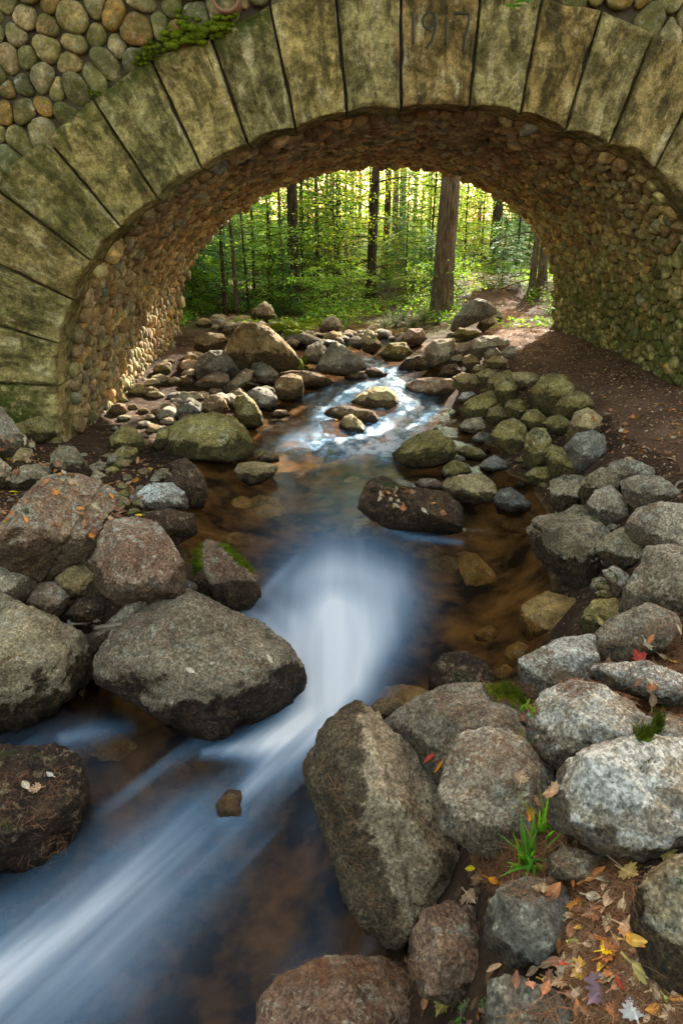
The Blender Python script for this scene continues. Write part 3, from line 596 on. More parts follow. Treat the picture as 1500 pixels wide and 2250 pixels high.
# lettering as a child of the keystone, snapped to its face
dgm = bpy.context.evaluated_depsgraph_get(); bvk = BVHTree.FromPolygons([v.co for v in key.data.vertices], [tuple(p.vertices) for p in key.data.polygons])
def snap(mbx, off):
    V = np.concatenate(mbx.v)
    for i, v_ in enumerate(V):
        hit = bvk.ray_cast(Vector((v_[0], YF-1, v_[2])), Vector((0, 1, 0)))
        if hit[0] is not None: V[i, 1] = hit[0].y+off+(v_[1]-(YF-.047))*.55
    return V
V = snap(mb, -.0005); o = mesh('date_1917', V, mb.f, Mx); o.parent = key; o['label'] = 'carved date 1917 in thin upright numerals'
V = snap(lip, .0015); o = mesh('date_edge', V, lip.f, M['concrete']); o.parent = key
# moss cushions along the ring's upper edge
def cushion(pts, rad, name, parent, seed, thick=.06):
    mb = MB(); r_ = random.Random(seed)
    for (p, q) in zip(pts[:-1], pts[1:]):
        n_ = max(3, int(np.linalg.norm(q-p)/.006))
        for i in range(n_):
            c_ = p+(q-p)*i/n_+np.array([r_.gauss(0, .03), r_.uniform(-.06, .03), r_.gauss(0, .035)]); R = rad*r_.uniform(.25, .7)
            d = ICO[2][0]; V = c_+d*R*np.array([1.2, .9, .62])*(1+.3*fbm(d*3+i+seed, 3, seed))[:, None]; mb.add(V, ICO[2][1].tolist())
            for _ in range(26):
                dd = np.array([r_.gauss(0, 1), r_.gauss(-.4, .8), r_.gauss(.2, .8)]); dd /= np.linalg.norm(dd); b = c_+dd*R*np.array([1.2, .9, .62]); s_ = np.cross(dd, [0, 0, 1])*.003; mb.add([b-s_, b+s_, b+dd*.03+np.array([0, 0, -.006])], [(0, 1, 2)])
    return mb
for sq, rd in (([(365, 92), (400, 82), (450, 68), (462, 62)], .085), ([(462, 68), (490, 55), (502, 38)], .075), ([(300, 135), (325, 118), (350, 105)], .05), ([(205, 205), (215, 200)], .03), ([(395, 40), (420, 48)], .05)):
    pp_ = [onY(a, b, YF-.06) for a, b in sq]; mbm = cushion(pp_, rd, 'moss', bridge, int(sq[0][0])); part(mbm.build('moss_cushion', M['moss']))
# ------------------------------------------------------------------ rocks
rocks = []
def make_rock(pts, mat, label, T=.85, dz=0., seed=None, name=None, cat=None, group=None, cuts=7, under=False, sub=None, crack=None, lift=.95, rough=1.15, box=2.5, st=(0, 1)):
    """a boulder: its outline as seen in the photo, given its own distance, thickness, facets and relief"""
    seed = seed if seed is not None else len(rocks)+1; r_ = np.random.default_rng(seed)
    pts = np.array(pts, float); 
    a = pts; b = np.roll(pts, -1, 0); cr = a[:, 0]*b[:, 1]-b[:, 0]*a[:, 1]; A = cr.sum()/2
    cx, cy = ((a[:, 0]+b[:, 0])*cr).sum()/(6*A), ((a[:, 1]+b[:, 1])*cr).sum()/(6*A)
    rc = ray(cx, cy); wv = -rc/np.linalg.norm(rc); u = np.cross([0, 0, 1.], wv); u /= np.linalg.norm(u); v = np.cross(wv, u)
    # unit plane outline (distance 1)
    Q = []
    for p in pts: r = ray(*p); r = r/(-(r@wv)); Q.append((r@u, r@v))
    Q = np.array(Q)*1.08; ang = np.arctan2(Q[:, 1], Q[:, 0]); rad = np.linalg.norm(Q, axis=1); o_ = np.argsort(ang); ang = ang[o_]
    # radial function by polygon intersection
    ph = np.linspace(-math.pi, math.pi, 181)[:-1]; R = np.zeros(180); dU = np.stack([np.cos(ph), np.sin(ph)], 1)
    for p, q in zip(Q, np.roll(Q, -1, 0)):
        e = q-p; den = dU[:, 0]*e[1]-dU[:, 1]*e[0]; den = np.where(abs(den) < 1e-12, 1e-12, den); t = (p[0]*e[1]-p[1]*e[0])/den; s = (p[0]*dU[:, 1]-p[1]*dU[:, 0])/den
        R = np.where((t > 0)&(s >= -1e-6)&(s <= 1+1e-6), np.maximum(R, t), R)
    R = np.where(R <= 0, R[R > 0].mean(), R)
    for _ in range(1): R = (R*2+np.roll(R, 1)+np.roll(R, -1))/4
    Rm = R.mean(); down = abs(Q[:, 1].min())
    lo, hi = 1., 40.; nrc = rc/np.linalg.norm(rc)
    ds = np.linspace(.9, 45, 900); Pq = ds[:, None]*nrc; gz = terrain_z(Pq[:, 0], Pq[:, 1], False)
    if not under: gz = np.maximum(gz, np.where(np.abs(Pq[:, 0]) < 4.5, water_z(np.clip(Pq[:, 0], -5, 5), np.clip(Pq[:, 1], -2, 24)), -9)-.06)
    f = Pq[:, 2]-gz-lift*ds*down*max(v[2], .3); k = int(np.argmax(f < 0)) if (f < 0).any() else 400
    D = ds[k]+dz; c = nrc*D
    orr = [ray(*p) for p in pts]; orr = [r/(-(r@wv)) for r, q in zip(orr, Q) if q[1] > -.45*down]; orr = np.array([nrc+(r-nrc)*.88 for r in orr]); sh_ = 0.
    while len(orr) and not under and sh_ < .55*Rm*D:      # come forward until slopes beside it no longer bury the flanks
        W_ = orr*D; g_ = terrain_z(W_[:, 0], W_[:, 1], False)
        if (W_[:, 2] > g_-.01).mean() > .95: break
        D -= .03*Rm*D; sh_ += .03*Rm*D
    c = nrc*D; size = Rm*D
    sub = sub or (6 if size > .32 else 5 if size > .12 else 4)
    if size*FPX/D < 14: sub = min(sub, 4)
    d, Fx = ICO[sub]; a_, b_, c_ = d.T; phi = np.arctan2(b_, a_); rho = np.hypot(a_, b_)
    Rv = np.interp(phi, np.r_[ph, math.pi], np.r_[R, R[0]])*D
    n_ = box; kf = (rho**n_+np.abs(c_)**n_)**(-1/n_); Tm = T*Rm*D
    P = (Rv*rho*kf)[:, None]*(np.cos(phi)[:, None]*u+np.sin(phi)[:, None]*v)+(Tm*c_*kf)[:, None]*wv
    upz = np.array([0, 0, 1.])
    for i in range(cuts):
        if i == 0: nn = upz*1.+wv*.15+u*r_.uniform(-.35, .35)
        elif i == 1: nn = wv*.9+upz*r_.uniform(-.5, 0)+u*r_.uniform(-.6, .6)
        else: nn = wv*r_.uniform(.1, 1.)+v*r_.uniform(-.9, .9)+u*r_.uniform(-1, 1)
        nn /= np.linalg.norm(nn); h = P@nn; sup = h.max(); dd = sup*r_.uniform(.62, .86); ov = h-dd; soft = sup*.06
        ex = np.where(ov > -soft, (ov+soft)**2/(4*soft)*(ov < soft)+(ov >= soft)*ov, 0)
        P = P-ex[:, None]*nn*.92
    N = P/(np.linalg.norm(P, axis=1)[:, None]+1e-9); q = P/size; so_ = seed*5.3
    disp = .075*fbm(q*1.1+so_, 3, seed)+.045*fbm(q*2.9+so_, 4, seed+3)+.018*(1-2*np.abs(fbm(q*5.+so_, 3, seed+5)))+.012*fbm(q*14+so_, 3, seed+6, .6)
    if size < .12: disp = .07*fbm(q*1.2+so_, 3, seed)+.02*fbm(q*5+so_, 3, seed)
    P = P+N*(disp*size*rough)[:, None]
    for it in range(3):       # keep the outline: widen or narrow the stone about its own axis
        den = 1-(P@wv)/D; U_, V_ = (P@u)/den, (P@v)/den; r2 = np.hypot(U_, V_); f2 = np.arctan2(V_, U_); nb_ = 72 if len(P) > 1500 else 36 if len(P) > 400 else 20; bi = ((f2+math.pi)/(2*math.pi)*nb_).astype(int) % nb_
        mxr = np.zeros(nb_); np.maximum.at(mxr, bi, r2); bc_ = (np.arange(nb_)+.5)*2*math.pi/nb_-math.pi; want = np.interp(bc_, np.r_[ph, math.pi], np.r_[R, R[0]])*D
        rt_ = np.clip(want/np.maximum(mxr, 1e-4), .75, 1.5); rt_ = (np.roll(rt_, 1)+np.roll(rt_, -1)+2*rt_)/4; fc = np.interp(f2, np.r_[bc_[-1]-2*math.pi, bc_, bc_[0]+2*math.pi], np.r_[rt_[-1], rt_, rt_[0]])-1
        P = P+((P@u)*fc)[:, None]*u+((P@v)*fc)[:, None]*v
    if size > .12:
        mic = .0045*fbm((P+c)*22, 4, 77, .62)+.003*fbm((P+c)*75, 2, 78); P = P+N*mic[:, None]
    if crack is not None:
        for (x0, y0, x1, y1, dep) in crack:
            # plane through camera ray pair: a split across the whole stone
            r0_, r1_ = ray(x0, y0), ray(x1, y1); nn = np.cross(r0_, r1_); nn /= np.linalg.norm(nn)
            W_ = P+c; dist = W_@nn+.012*fbm(W_*7, 3, 5); P = P-N*(dep*np.exp(-(dist/.010)**2))[:, None]
    W = P+c; wl = water_z(np.clip(W[:, 0], -5, 5), np.clip(W[:, 1], -2, 24)); wet = sstep(.13, .0, W[:, 2]-wl-.05*fbm(W*6, 3, 9)) if abs(c[0]) < 4.6 and not under else np.zeros(len(W))
    kind = name or ('boulder' if size > .24 else 'rock' if size > .1 else 'cobble')
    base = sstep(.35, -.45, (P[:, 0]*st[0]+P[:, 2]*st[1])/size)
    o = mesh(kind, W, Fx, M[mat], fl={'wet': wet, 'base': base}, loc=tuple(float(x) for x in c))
    tag(o, label, cat or kind, group); rocks.append(o); return o
def px(s): v = [float(x) for x in s.replace(',', ' ').split()]; return list(zip(v[::2], v[1::2]))
ROCKS = '''
slab|big tilted tan slab boulder right of the falls, blackish along its left side|T=1.0,st=(1.5,.3),cuts=9,box=3.2,crack=[(830,1600,850,1700,.02),(740,1612,775,1600,.015)],lift=.5,seed=5|785,1550 835,1575 870,1620 960,1700 975,1730 965,1780 1000,1850 1030,1940 1020,1970 930,2020 865,2080 800,2030 755,1960 735,1880 700,1780 672,1700 690,1660 720,1600
grey|broad tan-grey boulder directly behind the tilted slab, wearing a moss mat on its right shoulder|T=.9|845,1590 900,1545 980,1510 1050,1505 1110,1525 1140,1560 1150,1610 1140,1680 990,1720 960,1720 880,1640
grey|smooth five-sided grey boulder with one pale maple leaf, right of the tilted slab|T=.8|1010,1620 1060,1605 1110,1610 1190,1655 1215,1690 1190,1780 1165,1830 1110,1890 1040,1865 970,1815 963,1760 985,1680
white|white-blotched lichen boulder behind the large brown-bellied one|T=.8|1163,1570 1200,1520 1260,1500 1320,1510 1380,1545 1420,1590 1410,1650 1300,1690 1240,1700 1190,1660 1163,1620
white|large boulder with white lichen top and brown belly at the right edge|T=.85,st=(.0,1.3),seed=31|1215,1770 1240,1690 1290,1650 1400,1620 1500,1630 1560,1660 1590,1790 1500,1870 1400,1895 1320,1870 1260,1830 1220,1820
white|pale lichen rock crossed by a bright moss seam on top of the right bank boulders|T=.7,dz=-.12|1392,1600 1420,1575 1460,1570 1540,1590 1550,1650 1480,1650 1400,1625
grey|low flat grey rock just right of the grass tufts|T=.8|1203,1885 1240,1860 1320,1880 1335,1910 1300,1940 1210,1930
slate|rounded blue-grey boulder among autumn leaves, right of the pinkish egg-shaped one|T=.85|1075,2000 1100,1950 1160,1933 1230,1940 1258,1990 1245,2060 1200,2115 1120,2122 1065,2070
pink|pinkish egg-shaped boulder below the tilted slab's right foot|T=.9|905,2060 930,2010 980,1985 1040,1998 1060,2060 1075,2130 1073,2185 1010,2210 930,2185 900,2120
pink|speckled pale boulder with an orange moss rim, at the bottom centre edge by the water|T=.9|580,2200 620,2150 720,2108 840,2110 900,2150 945,2250 950,2360 565,2360
slate|dark split grey rock cut off by the bottom edge, under the pinkish egg-shaped one|T=.8|1075,2160 1120,2148 1200,2170 1255,2210 1270,2330 1065,2330
greym|rough grey boulder cut off by the right edge beside the needle-covered soil|T=.8|1388,2030 1410,1940 1460,1900 1560,1860 1640,2000 1600,2150 1490,2190 1420,2130
white|dark wet rock with a white lichen cap at the edge of the side pool|T=.8|1142,1450 1180,1430 1230,1405 1300,1395 1312,1450 1290,1500 1210,1530 1160,1540 1143,1490
grey|long hump-backed grey boulder above the white-capped pool-side rock|T=.75|1303,1400 1340,1360 1420,1328 1480,1350 1492,1385 1450,1425 1370,1450 1305,1450
white|low flat rock almost wholly covered in white lichen, bedded in brown needles|T=.7|1295,1465 1340,1458 1420,1455 1500,1485 1580,1540 1500,1560 1440,1545 1370,1520 1310,1495
grey|large rough grey boulder cut by the right edge above the hump-backed one|T=.8|1363,1345 1375,1290 1410,1240 1420,1205 1480,1200 1570,1230 1580,1340 1480,1350 1400,1360
grey|wide grey boulder with a brown underside beside the path at the right edge|T=.75|1375,1160 1400,1120 1450,1105 1530,1115 1570,1180 1500,1215 1430,1208 1395,1190
greym|green-stained wedge rock below the path edge, over a small triangular one|T=.7|1307,1205 1330,1180 1365,1160 1402,1180 1412,1230 1375,1262 1330,1238
pink|small triangular reddish rock wedged under the green-stained one|T=.7|1322,1255 1350,1243 1380,1265 1376,1292 1350,1320
greym|big mossy overhanging boulder with a white lichen patch above the dark side pool|T=.85,seed=8|1160,1170 1180,1138 1250,1128 1300,1138 1335,1170 1315,1230 1325,1290 1303,1312 1250,1282 1180,1222
greym|dark mossy wedge lodged on top of the overhanging pool boulder|T=.6|1230,1132 1260,1110 1300,1115 1310,1150 1260,1155
greym|squarish boulder with a pink top at the pool's upper right corner|T=.7|1204,1100 1210,1058 1240,1045 1278,1047 1283,1080 1272,1115 1230,1128
greym|brownish rock tucked right behind the pink-topped squarish one|T=.7|1270,1085 1285,1050 1320,1028 1362,1040 1350,1095 1290,1115
grey|upright pale grey rock between the pool boulders and the path edge|T=.75|1286,1112 1308,1080 1340,1068 1372,1098 1378,1135 1340,1160 1300,1135
grey|smooth rounded grey rock with a dark notch beside the path|T=.7|1328,1040 1345,1015 1380,1006 1432,1028 1440,1060 1385,1068 1340,1062
grey|flat-topped angular grey rock with a shaded undercut, on the path edge|T=.65|1363,1058 1400,1045 1450,1048 1493,1080 1482,1102 1400,1118 1372,1095
olive|tallest smooth olive boulder of the row beside the path|T=.85|1173,903 1170,861 1187,831 1211,823 1239,826 1257,852 1252,882 1220,910 1197,915
olive|leaning mossy olive boulder just right of the tallest one in the row|T=.75|1215,899 1234,875 1267,860 1290,870 1303,889 1283,903 1253,924 1220,922
tan|tan-olive rock of the row above the lichen-spotted grey one|T=.75|1243,975 1248,945 1262,908 1290,897 1320,917 1315,947 1267,967
slate|grey rock with crusty green-white lichen at the path side of the row|T=.8|1240,983 1267,955 1299,947 1325,959 1329,997 1306,1027 1276,1038 1257,1017
olive|sloping olive slab below the lichen-spotted grey rock|T=.7|1199,1006 1211,978 1234,985 1259,1015 1270,1041 1220,1052 1205,1031
olive|small flat-faced olive stone in the middle of the row|T=.7|1192,931 1206,917 1229,912 1252,927 1243,959 1213,952
olive|tall upright mossy stone standing at the water side of the row|T=.75|1157,955 1173,943 1197,944 1210,969 1203,1003 1194,1028 1173,1030 1149,1022 1152,987
olive|broad rounded olive boulder at the water's edge, left of the tall upright stone|T=.8|1080,955 1099,930 1127,920 1152,936 1157,969 1149,999 1122,1000 1089,980
olive|round olive stone with a bright moss crest, over the tall upright stone|T=.75|1145,922 1159,902 1178,900 1198,917 1193,943 1159,950
olive|plump olive stone between the blocky upright one and the tallest boulder|T=.75|1108,899 1117,880 1141,877 1166,894 1147,919 1122,924
olive|blocky upright olive stone at the head of the row|T=.75|1087,866 1084,838 1103,821 1122,823 1133,852 1131,882 1103,894
olive|wide sloping olive boulder over the dark channel|T=.8|1009,899 1029,879 1061,865 1089,863 1101,889 1066,915 1033,923 1018,913
olive|narrow mossy stone squeezed beside the wide sloping boulder|T=.7|1066,924 1075,899 1099,888 1115,917 1099,929 1080,938
greym|low wet flat rock at the waterline under the sloping boulder|T=.7|1005,938 1024,922 1057,916 1068,941 1047,957 1015,950
slate|small wet rock at the waterline below the low flat one|T=.7|1033,964 1052,950 1075,951 1077,970 1043,975
tan|flat ledge stone behind the blocky upright one, at the path's edge|T=.6|1122,820 1150,817 1175,820 1182,838 1169,854 1131,854
tan|pale angular rock leaning behind the blocky upright stone|T=.6|1063,863 1075,829 1099,818 1105,824 1089,845 1085,863
tan|pale block with a flat top on the stream side of the stone pile|T=.75|995,829 1015,820 1043,823 1059,840 1045,859 1010,861 997,847
tan|tan stone just behind the pale flat-topped block|T=.7|1044,821 1071,809 1087,819 1073,845 1052,835
tan|small tan capstone above the pale flat-topped block|T=.7|1032,816 1047,802 1066,804 1063,817 1043,826
white|little white stone at the water's edge|T=.7|1000,882 1015,863 1036,860 1045,868 1024,882 1005,887
pink|long flat pinkish slab lying across the stream's right edge|T=.7|891,845 921,832 959,830 987,832 1003,852 998,868 940,870 903,868
tan|tan cube-like stone low in the pile by the stream|T=.7|1016,803 1018,784 1033,779 1049,787 1054,803 1033,814
grey|largest upright grey block of the stone pile|T=.75|1028,779 1037,749 1061,739 1094,739 1091,761 1067,770 1054,793
grey|roundish grey stone at the top of the pile beside the path|T=.7|1081,756 1094,741 1114,744 1119,755 1104,775 1087,770
grey|squarish grey stone of the pile nearest the path|T=.7|1098,777 1113,760 1132,762 1133,784 1114,791
grey|small grey stone between the upright block and the squarish one|T=.7|1060,784 1071,765 1089,765 1101,777 1071,793
tan|tan stone under the small grey one in the pile|T=.7|1067,798 1085,779 1100,781 1101,803 1081,811
pink|salmon pink pebble set in the stone pile|T=.8|1094,795 1103,786 1116,790 1111,803 1099,804
grey|big pale square block on the far stream bank|T=.75|934,765 954,748 996,744 998,765 989,789 977,803 945,810 934,789
grey|flat grey stone right of the big pale square block|T=.7|988,769 996,755 1030,753 1031,775 1015,786 996,782
greym|dark grey stone under the big square block's right end|T=.7|974,803 991,783 1010,779 1019,791 1005,804
slate|tall slanting boulder with a mossy green crown at the path's far left|T=.8|990,722 1001,693 1022,671 1047,657 1075,664 1090,684 1082,695 1043,709 1001,730
greym|mossy flat stone on the wall behind the stone pile|T=.6|1046,718 1061,697 1085,692 1091,708 1061,730
slate|small dark round stone at the path's far left|T=.7|1081,690 1094,683 1105,693 1100,707 1085,707
olive|long low stone capped with yellow-green moss before the slanting boulder|T=.6|986,742 1010,720 1052,729 1035,748
dark|wet stone with a yellow-green moss cap by the rapids' right edge|T=.7|876,807 893,786 921,781 936,791 942,812 884,821
dark|dark wet stone under the flat pinkish slab's far end|T=.7|958,831 973,804 1001,800 1012,815 1005,831
olive|large smooth olive boulder standing in the stream under the arch|T=.85|865,997 893,969 926,952 963,945 970,957 993,969 1000,997 979,1017 945,1027 907,1029 875,1017
tan|pale cream rounded rock in the pool beside the needle-strewn boulder|T=.85|973,1071 982,1053 1010,1045 1061,1045 1082,1062 1089,1085 1077,1101 1052,1107 1005,1113 987,1097
slate|blue-grey wet rock right of the pale cream one in the pool|T=.8|1085,1097 1099,1077 1122,1073 1147,1090 1164,1106 1161,1122 1127,1133 1094,1128
dark|black mossy boulder strewn with needles and leaves in mid pool|T=.75,seed=12|798,1092 815,1058 850,1046 877,1068 917,1074 968,1080 1007,1109 1013,1145 1003,1170 963,1176 917,1174 856,1160 817,1140 792,1120
pink|small pinkish stone behind the needle-strewn boulder|T=.8|910,1062 926,1052 954,1052 975,1062 969,1078 921,1078
olive|small mossy stone topped with dead leaves behind the pale cream rock|T=.75|969,1050 975,1025 996,1012 1024,1019 1035,1039 1005,1049 982,1057
olive|low greenish stone right of the large olive stream boulder|T=.75|1000,989 1024,979 1052,986 1068,1001 1052,1015 1015,1008
slate|pointed slate-grey stone in the still water below the row|T=.8|1048,1032 1066,1010 1085,1000 1109,1014 1116,1029 1080,1038
slate|little dark wet stone beside the large olive stream boulder|T=.8|987,1013 1001,998 1019,1005 1024,1022 1001,1022
olive|flattish mossy stone at the foot of the sloping olive slab|T=.7|1148,1045 1173,1028 1201,1026 1215,1043 1208,1064 1173,1066
tan|sunlit tan rock parting the rapids in mid stream|T=.85|771,884 793,866 817,852 850,851 867,865 874,887 850,900 810,898
brown|long brown rock with a ragged crest in the rapids|T=.75|712,912 727,896 750,892 770,893 790,898 818,902 835,930 817,936 793,932 770,920 750,924
tan|small orange-tan rock in front of the ragged brown one in the rapids|T=.8|746,932 757,916 773,911 791,926 802,940 798,953 770,954 750,943
slate|triangular grey boulder at the head of the rapids|T=.8|694,811 707,788 727,759 740,752 767,769 794,789 802,808 792,823 750,825 710,821
dark|wet brown rock at the right foot of the triangular boulder|T=.7|755,829 780,818 800,815 800,832 773,840
dark|flat dark rock right of the triangular boulder|T=.7|800,815 817,806 849,819 852,832 817,834
tan|largest sunlit boulder on the far left bank, with a broad sloping top|T=.85,seed=44|501,782 506,757 516,732 537,712 563,711 590,722 615,743 642,770 657,793 657,812 633,818 600,822 560,822 523,818 507,800
slate|grey blocky boulder left of the largest far-bank one|T=.8|429,809 440,786 463,772 490,772 508,790 525,817 512,836 477,838 437,834
slate|egg-shaped grey rock at the foot of the largest far-bank boulder|T=.8|552,815 557,799 577,796 594,807 610,820 609,839 587,846 563,836
brown|round brown mossy boulder at the left edge of the rapids|T=.9|604,845 617,829 640,822 661,829 665,847 664,872 643,883 620,880 609,865
brown|long flat brown slab sloping into the stream behind the round brown boulder|T=.7|612,822 637,814 677,816 713,826 729,837 722,855 683,855 655,850 640,835
slate|smooth blue-grey boulder left of the round brown one|T=.8|545,862 567,851 590,856 607,873 607,889 597,900 570,903 558,885
olive|upright olive rock with a flat angled face at the left water's edge|T=.75|519,873 537,868 557,881 574,910 577,932 557,943 530,945 522,920 517,893
brown|round brown rock resting behind the big mossy boulder|T=.85|444,892 453,872 477,868 494,880 500,897 494,915 463,920 446,909
olive|big rounded moss-streaked boulder on the left bank under the arch|T=.8,seed=52|366,969 383,935 417,915 467,908 509,918 535,941 552,973 555,992 537,1010 497,1016 450,1012 400,1006 368,992
olive|smooth olive stone pressed against the big moss-streaked boulder's left side|T=.8|336,979 350,942 382,935 372,972 350,991
tan|flat tan rock lying in the shallow water at the pool's head|T=.75|516,1035 527,1019 557,1015 598,1019 609,1027 599,1045 570,1063 550,1066 527,1053
brown|small brown stone with a yellow leaf behind the flat tan rock|T=.7|566,1009 583,991 611,999 612,1015 583,1020
brown|small reddish stone at the left lip of the rapids|T=.7|594,915 607,901 627,901 639,913 613,921
grey|twisted pale rock like driftwood in the left stone heap|T=.7,rough=2.|492,852 513,832 537,811 555,815 552,832 530,853 510,870 489,865
pink|furrowed pinkish rock in the left stone heap|T=.7,rough=1.8|426,845 447,829 477,816 499,823 505,839 483,853 450,853
slate|dark blunt rock crossed by a white twig in the left stone heap|T=.8|382,905 403,882 417,873 438,886 447,902 430,920 390,918
greym|mossy-topped dark ledge rock by the far end of the left wall|T=.8|429,742 460,732 487,735 499,750 485,780 443,781 429,765
greym|rounded grey boulder standing beyond the largest far-bank one|T=.85|549,709 558,680 580,663 594,671 605,693 595,712 570,715
tan|pale upright rock in the sunlit woods at far left|T=.7|476,680 483,650 493,645 501,660 498,686
grey|pale rounded rock in the middle of the far stream bank|T=.8|702,725 713,702 733,694 749,707 745,730
slate|low wide grey rock behind the head of the rapids|T=.7|616,745 632,731 660,728 683,736 715,750 702,762 657,756
slate|dark lopsided rock left of the triangular boulder|T=.8|664,789 677,762 697,751 715,763 715,789 700,801 673,798
grey|small sunlit rock above the largest far-bank boulder's right end|T=.8|622,752 643,742 659,750 651,765 630,765
greym|tall dark-grey rock at the stream's far right bend|T=.8|794,745 807,722 823,738 839,760 819,780 797,770
pink|pinkish upright rock on the mossy far bank|T=.8|883,742 898,723 926,723 937,745 917,762 891,762
olive|low mossy hummock rock on the far right bank|T=.8|836,779 856,755 889,753 905,777 879,794 847,794
pink|very large split boulder with white lichen patches and a diagonal mossy crack, left bank|T=.85,seed=61,crack=[(233,1055,150,1190,.03),(150,1190,40,1262,.02)]|-40,1170 19,1140 61,1087 98,1050 159,1046 215,1060 254,1089 249,1123 226,1147 212,1190 182,1233 93,1270 40,1262 -40,1225
pink|domed boulder with a pale lichen crown left of the pointed poolside one|T=.85,seed=62|186,1237 205,1187 247,1147 299,1141 345,1153 375,1196 399,1236 402,1304 370,1330 327,1330 280,1335 233,1305 200,1265
pink|pointed dark-pink rock with a mossy crest at the pool's left edge|T=.85,seed=63|423,1252 428,1219 457,1189 495,1200 533,1229 562,1261 570,1304 548,1334 490,1338 443,1324 418,1290
brownbig|huge rounded boulder with dry fallen leaves, left of the falls|T=.85,seed=64,crack=[(300,1440,470,1385,.02)],lift=.62,cuts=5,box=2.8|220,1450 261,1387 327,1336 401,1298 439,1312 504,1348 560,1366 616,1409 651,1453 660,1492 652,1533 605,1575 545,1610 470,1632 420,1624 370,1588 300,1540 222,1505
greym|huge flat-shouldered grey boulder cut by the left edge with a wet dark base|T=.8,seed=65,lift=.5|-120,1310 0,1308 56,1338 121,1367 180,1398 212,1440 217,1482 172,1514 120,1564 60,1604 0,1690 -90,1720 -160,1500
grey|smooth round grey boulder at the left edge with a wavy crack|T=.85|-60,1218 10,1212 50,1228 80,1260 86,1287 62,1328 20,1324 -60,1318
pink|small purplish-pink rock beside the round left-edge boulder|T=.8|60,1322 85,1284 125,1277 152,1300 152,1332 117,1360 80,1350
tan|smooth yellowish egg-shaped rock in front of the domed boulder|T=.8|124,1272 145,1242 180,1236 217,1255 233,1280 217,1304 160,1309 130,1293
dark|small dark reddish rock below the yellowish egg-shaped one|T=.8|148,1347 175,1314 215,1301 243,1320 238,1347 190,1369 160,1366
grey|narrow sloping rock ridge leaning on the huge rounded boulder|T=.7|178,1402 230,1374 290,1318 325,1298 350,1320 310,1368 245,1408 215,1434
white|pale green-white lichen rock on the leafy left bank|T=.75|304,1082 330,1064 380,1062 407,1080 412,1118 350,1124 310,1108
dark|wet mossy sloping rock at the pool's left rim|T=.75|380,1017 410,1009 442,1040 457,1080 444,1114 405,1112 366,1060
dark|dark leaf-strewn rock overhanging the pool behind the domed boulder|T=.7|246,1165 290,1132 370,1119 422,1130 430,1172 385,1196 330,1170
greym|mossy oblong rock above the very large split boulder|T=.75|18,1057 50,1024 100,1019 119,1045 92,1073 30,1078
greym|brown-green wedge rock at the bridge's left foot|T=.8|113,1002 135,981 165,984 202,1035 200,1065 150,1056 120,1047
greym|little grey stone at the lower right of the brown-green wedge rock|T=.8|184,1046 210,1031 234,1045 232,1067 200,1063
tan|little tan rounded stone above the mossy oblong rock|T=.8|24,1012 45,984 70,988 77,1010 50,1028 28,1028
greym|dark rounded stone cut by the left edge above the split boulder|T=.8|-30,1040 0,1008 26,1030 22,1067 -30,1077
olive|moss-crusted block beneath the lowest ring stone|T=.8|38,932 90,914 127,940 128,958 80,978 42,952
olive|upper of two rounded mossy stones at the left wall's footing|T=.8|244,962 270,934 300,944 317,975 312,992 270,998 246,988
olive|lower of two rounded mossy stones at the left wall's footing|T=.8|244,1002 270,980 300,985 303,1015 250,1022
dark|black wet boulder with pale leaves, in the water at the left edge|T=.8,seed=66,lift=.45|-90,1650 0,1645 60,1650 120,1643 167,1670 185,1722 182,1805 152,1885 82,1955 0,2005 -100,2020
pink|tiny grey-pink stone between the domed and the pointed boulders|T=.8|403,1280 430,1269 442,1302 410,1307
brown|small reddish-brown rock tip breaking the silky water|T=.8|476,1768 500,1737 530,1739 551,1767 538,1812 482,1818
dark|dark speckled rock poking out at the pool's lower right|T=.85|946,1472 975,1439 1020,1434 1062,1455 1083,1492 1070,1530 1000,1545 946,1540
brown|flat wet reddish rock between the falls and the tan-grey boulder|T=.75|815,1550 835,1534 885,1533 905,1552 865,1580 825,1580
olive|mossy needle-covered stone at the side pool's corner|T=.75|1272,1365 1300,1322 1350,1315 1365,1350 1315,1400 1280,1395
grey|smooth slanting grey rock at the left edge under the mossy block|T=.7|-60,885 5,897 34,935 80,985 62,1004 10,1000 -60,990
slate|mossy stone at the stream's far left bank|T=.8|790,770 772,760 765,745 785,738 800,750
'''
UNDER = '''
bed|large tan rock lying under the side pool's water|1150,1330 1200,1302 1260,1318 1278,1370 1245,1415 1170,1420 1140,1370
bed|long mottled rock under the pool's middle|1000,1230 1045,1218 1085,1260 1100,1320 1070,1350 1030,1300
bed|yellowish stone under the pool's left half|480,1180 520,1170 562,1185 560,1215 500,1220
bed|reddish rock under the foam beside the tilted slab|625,1640 665,1630 690,1655 670,1690 630,1695
bed|pinkish rock under the veil of water, lower left|310,1690 370,1660 430,1690 440,1740 370,1760 320,1740
bed|small sunken stone near the dark speckled rock|1085,1475 1110,1460 1140,1480 1130,1510 1095,1510
bed|sunken brown stone in the side pool's middle|1040,1390 1075,1375 1105,1395 1090,1420 1050,1420
bed|sunken boulder left of the pool's needle-strewn one|870,1200 930,1185 975,1210 960,1250 890,1250
bed|orange-brown stones under the left of the lower water|180,1620 250,1600 310,1640 280,1690 200,1690
'''
for ln in ROCKS.strip().splitlines():
    mat, label, kw, pp_ = ln.split('|'); make_rock(px(pp_), mat, label, **eval('dict(%s)' % kw))
for ln in UNDER.strip().splitlines():
    mat, label, pp_ = ln.split('|'); make_rock(px(pp_), mat, label, T=.6, under=True, lift=0., name='submerged_rock', cat='rock')
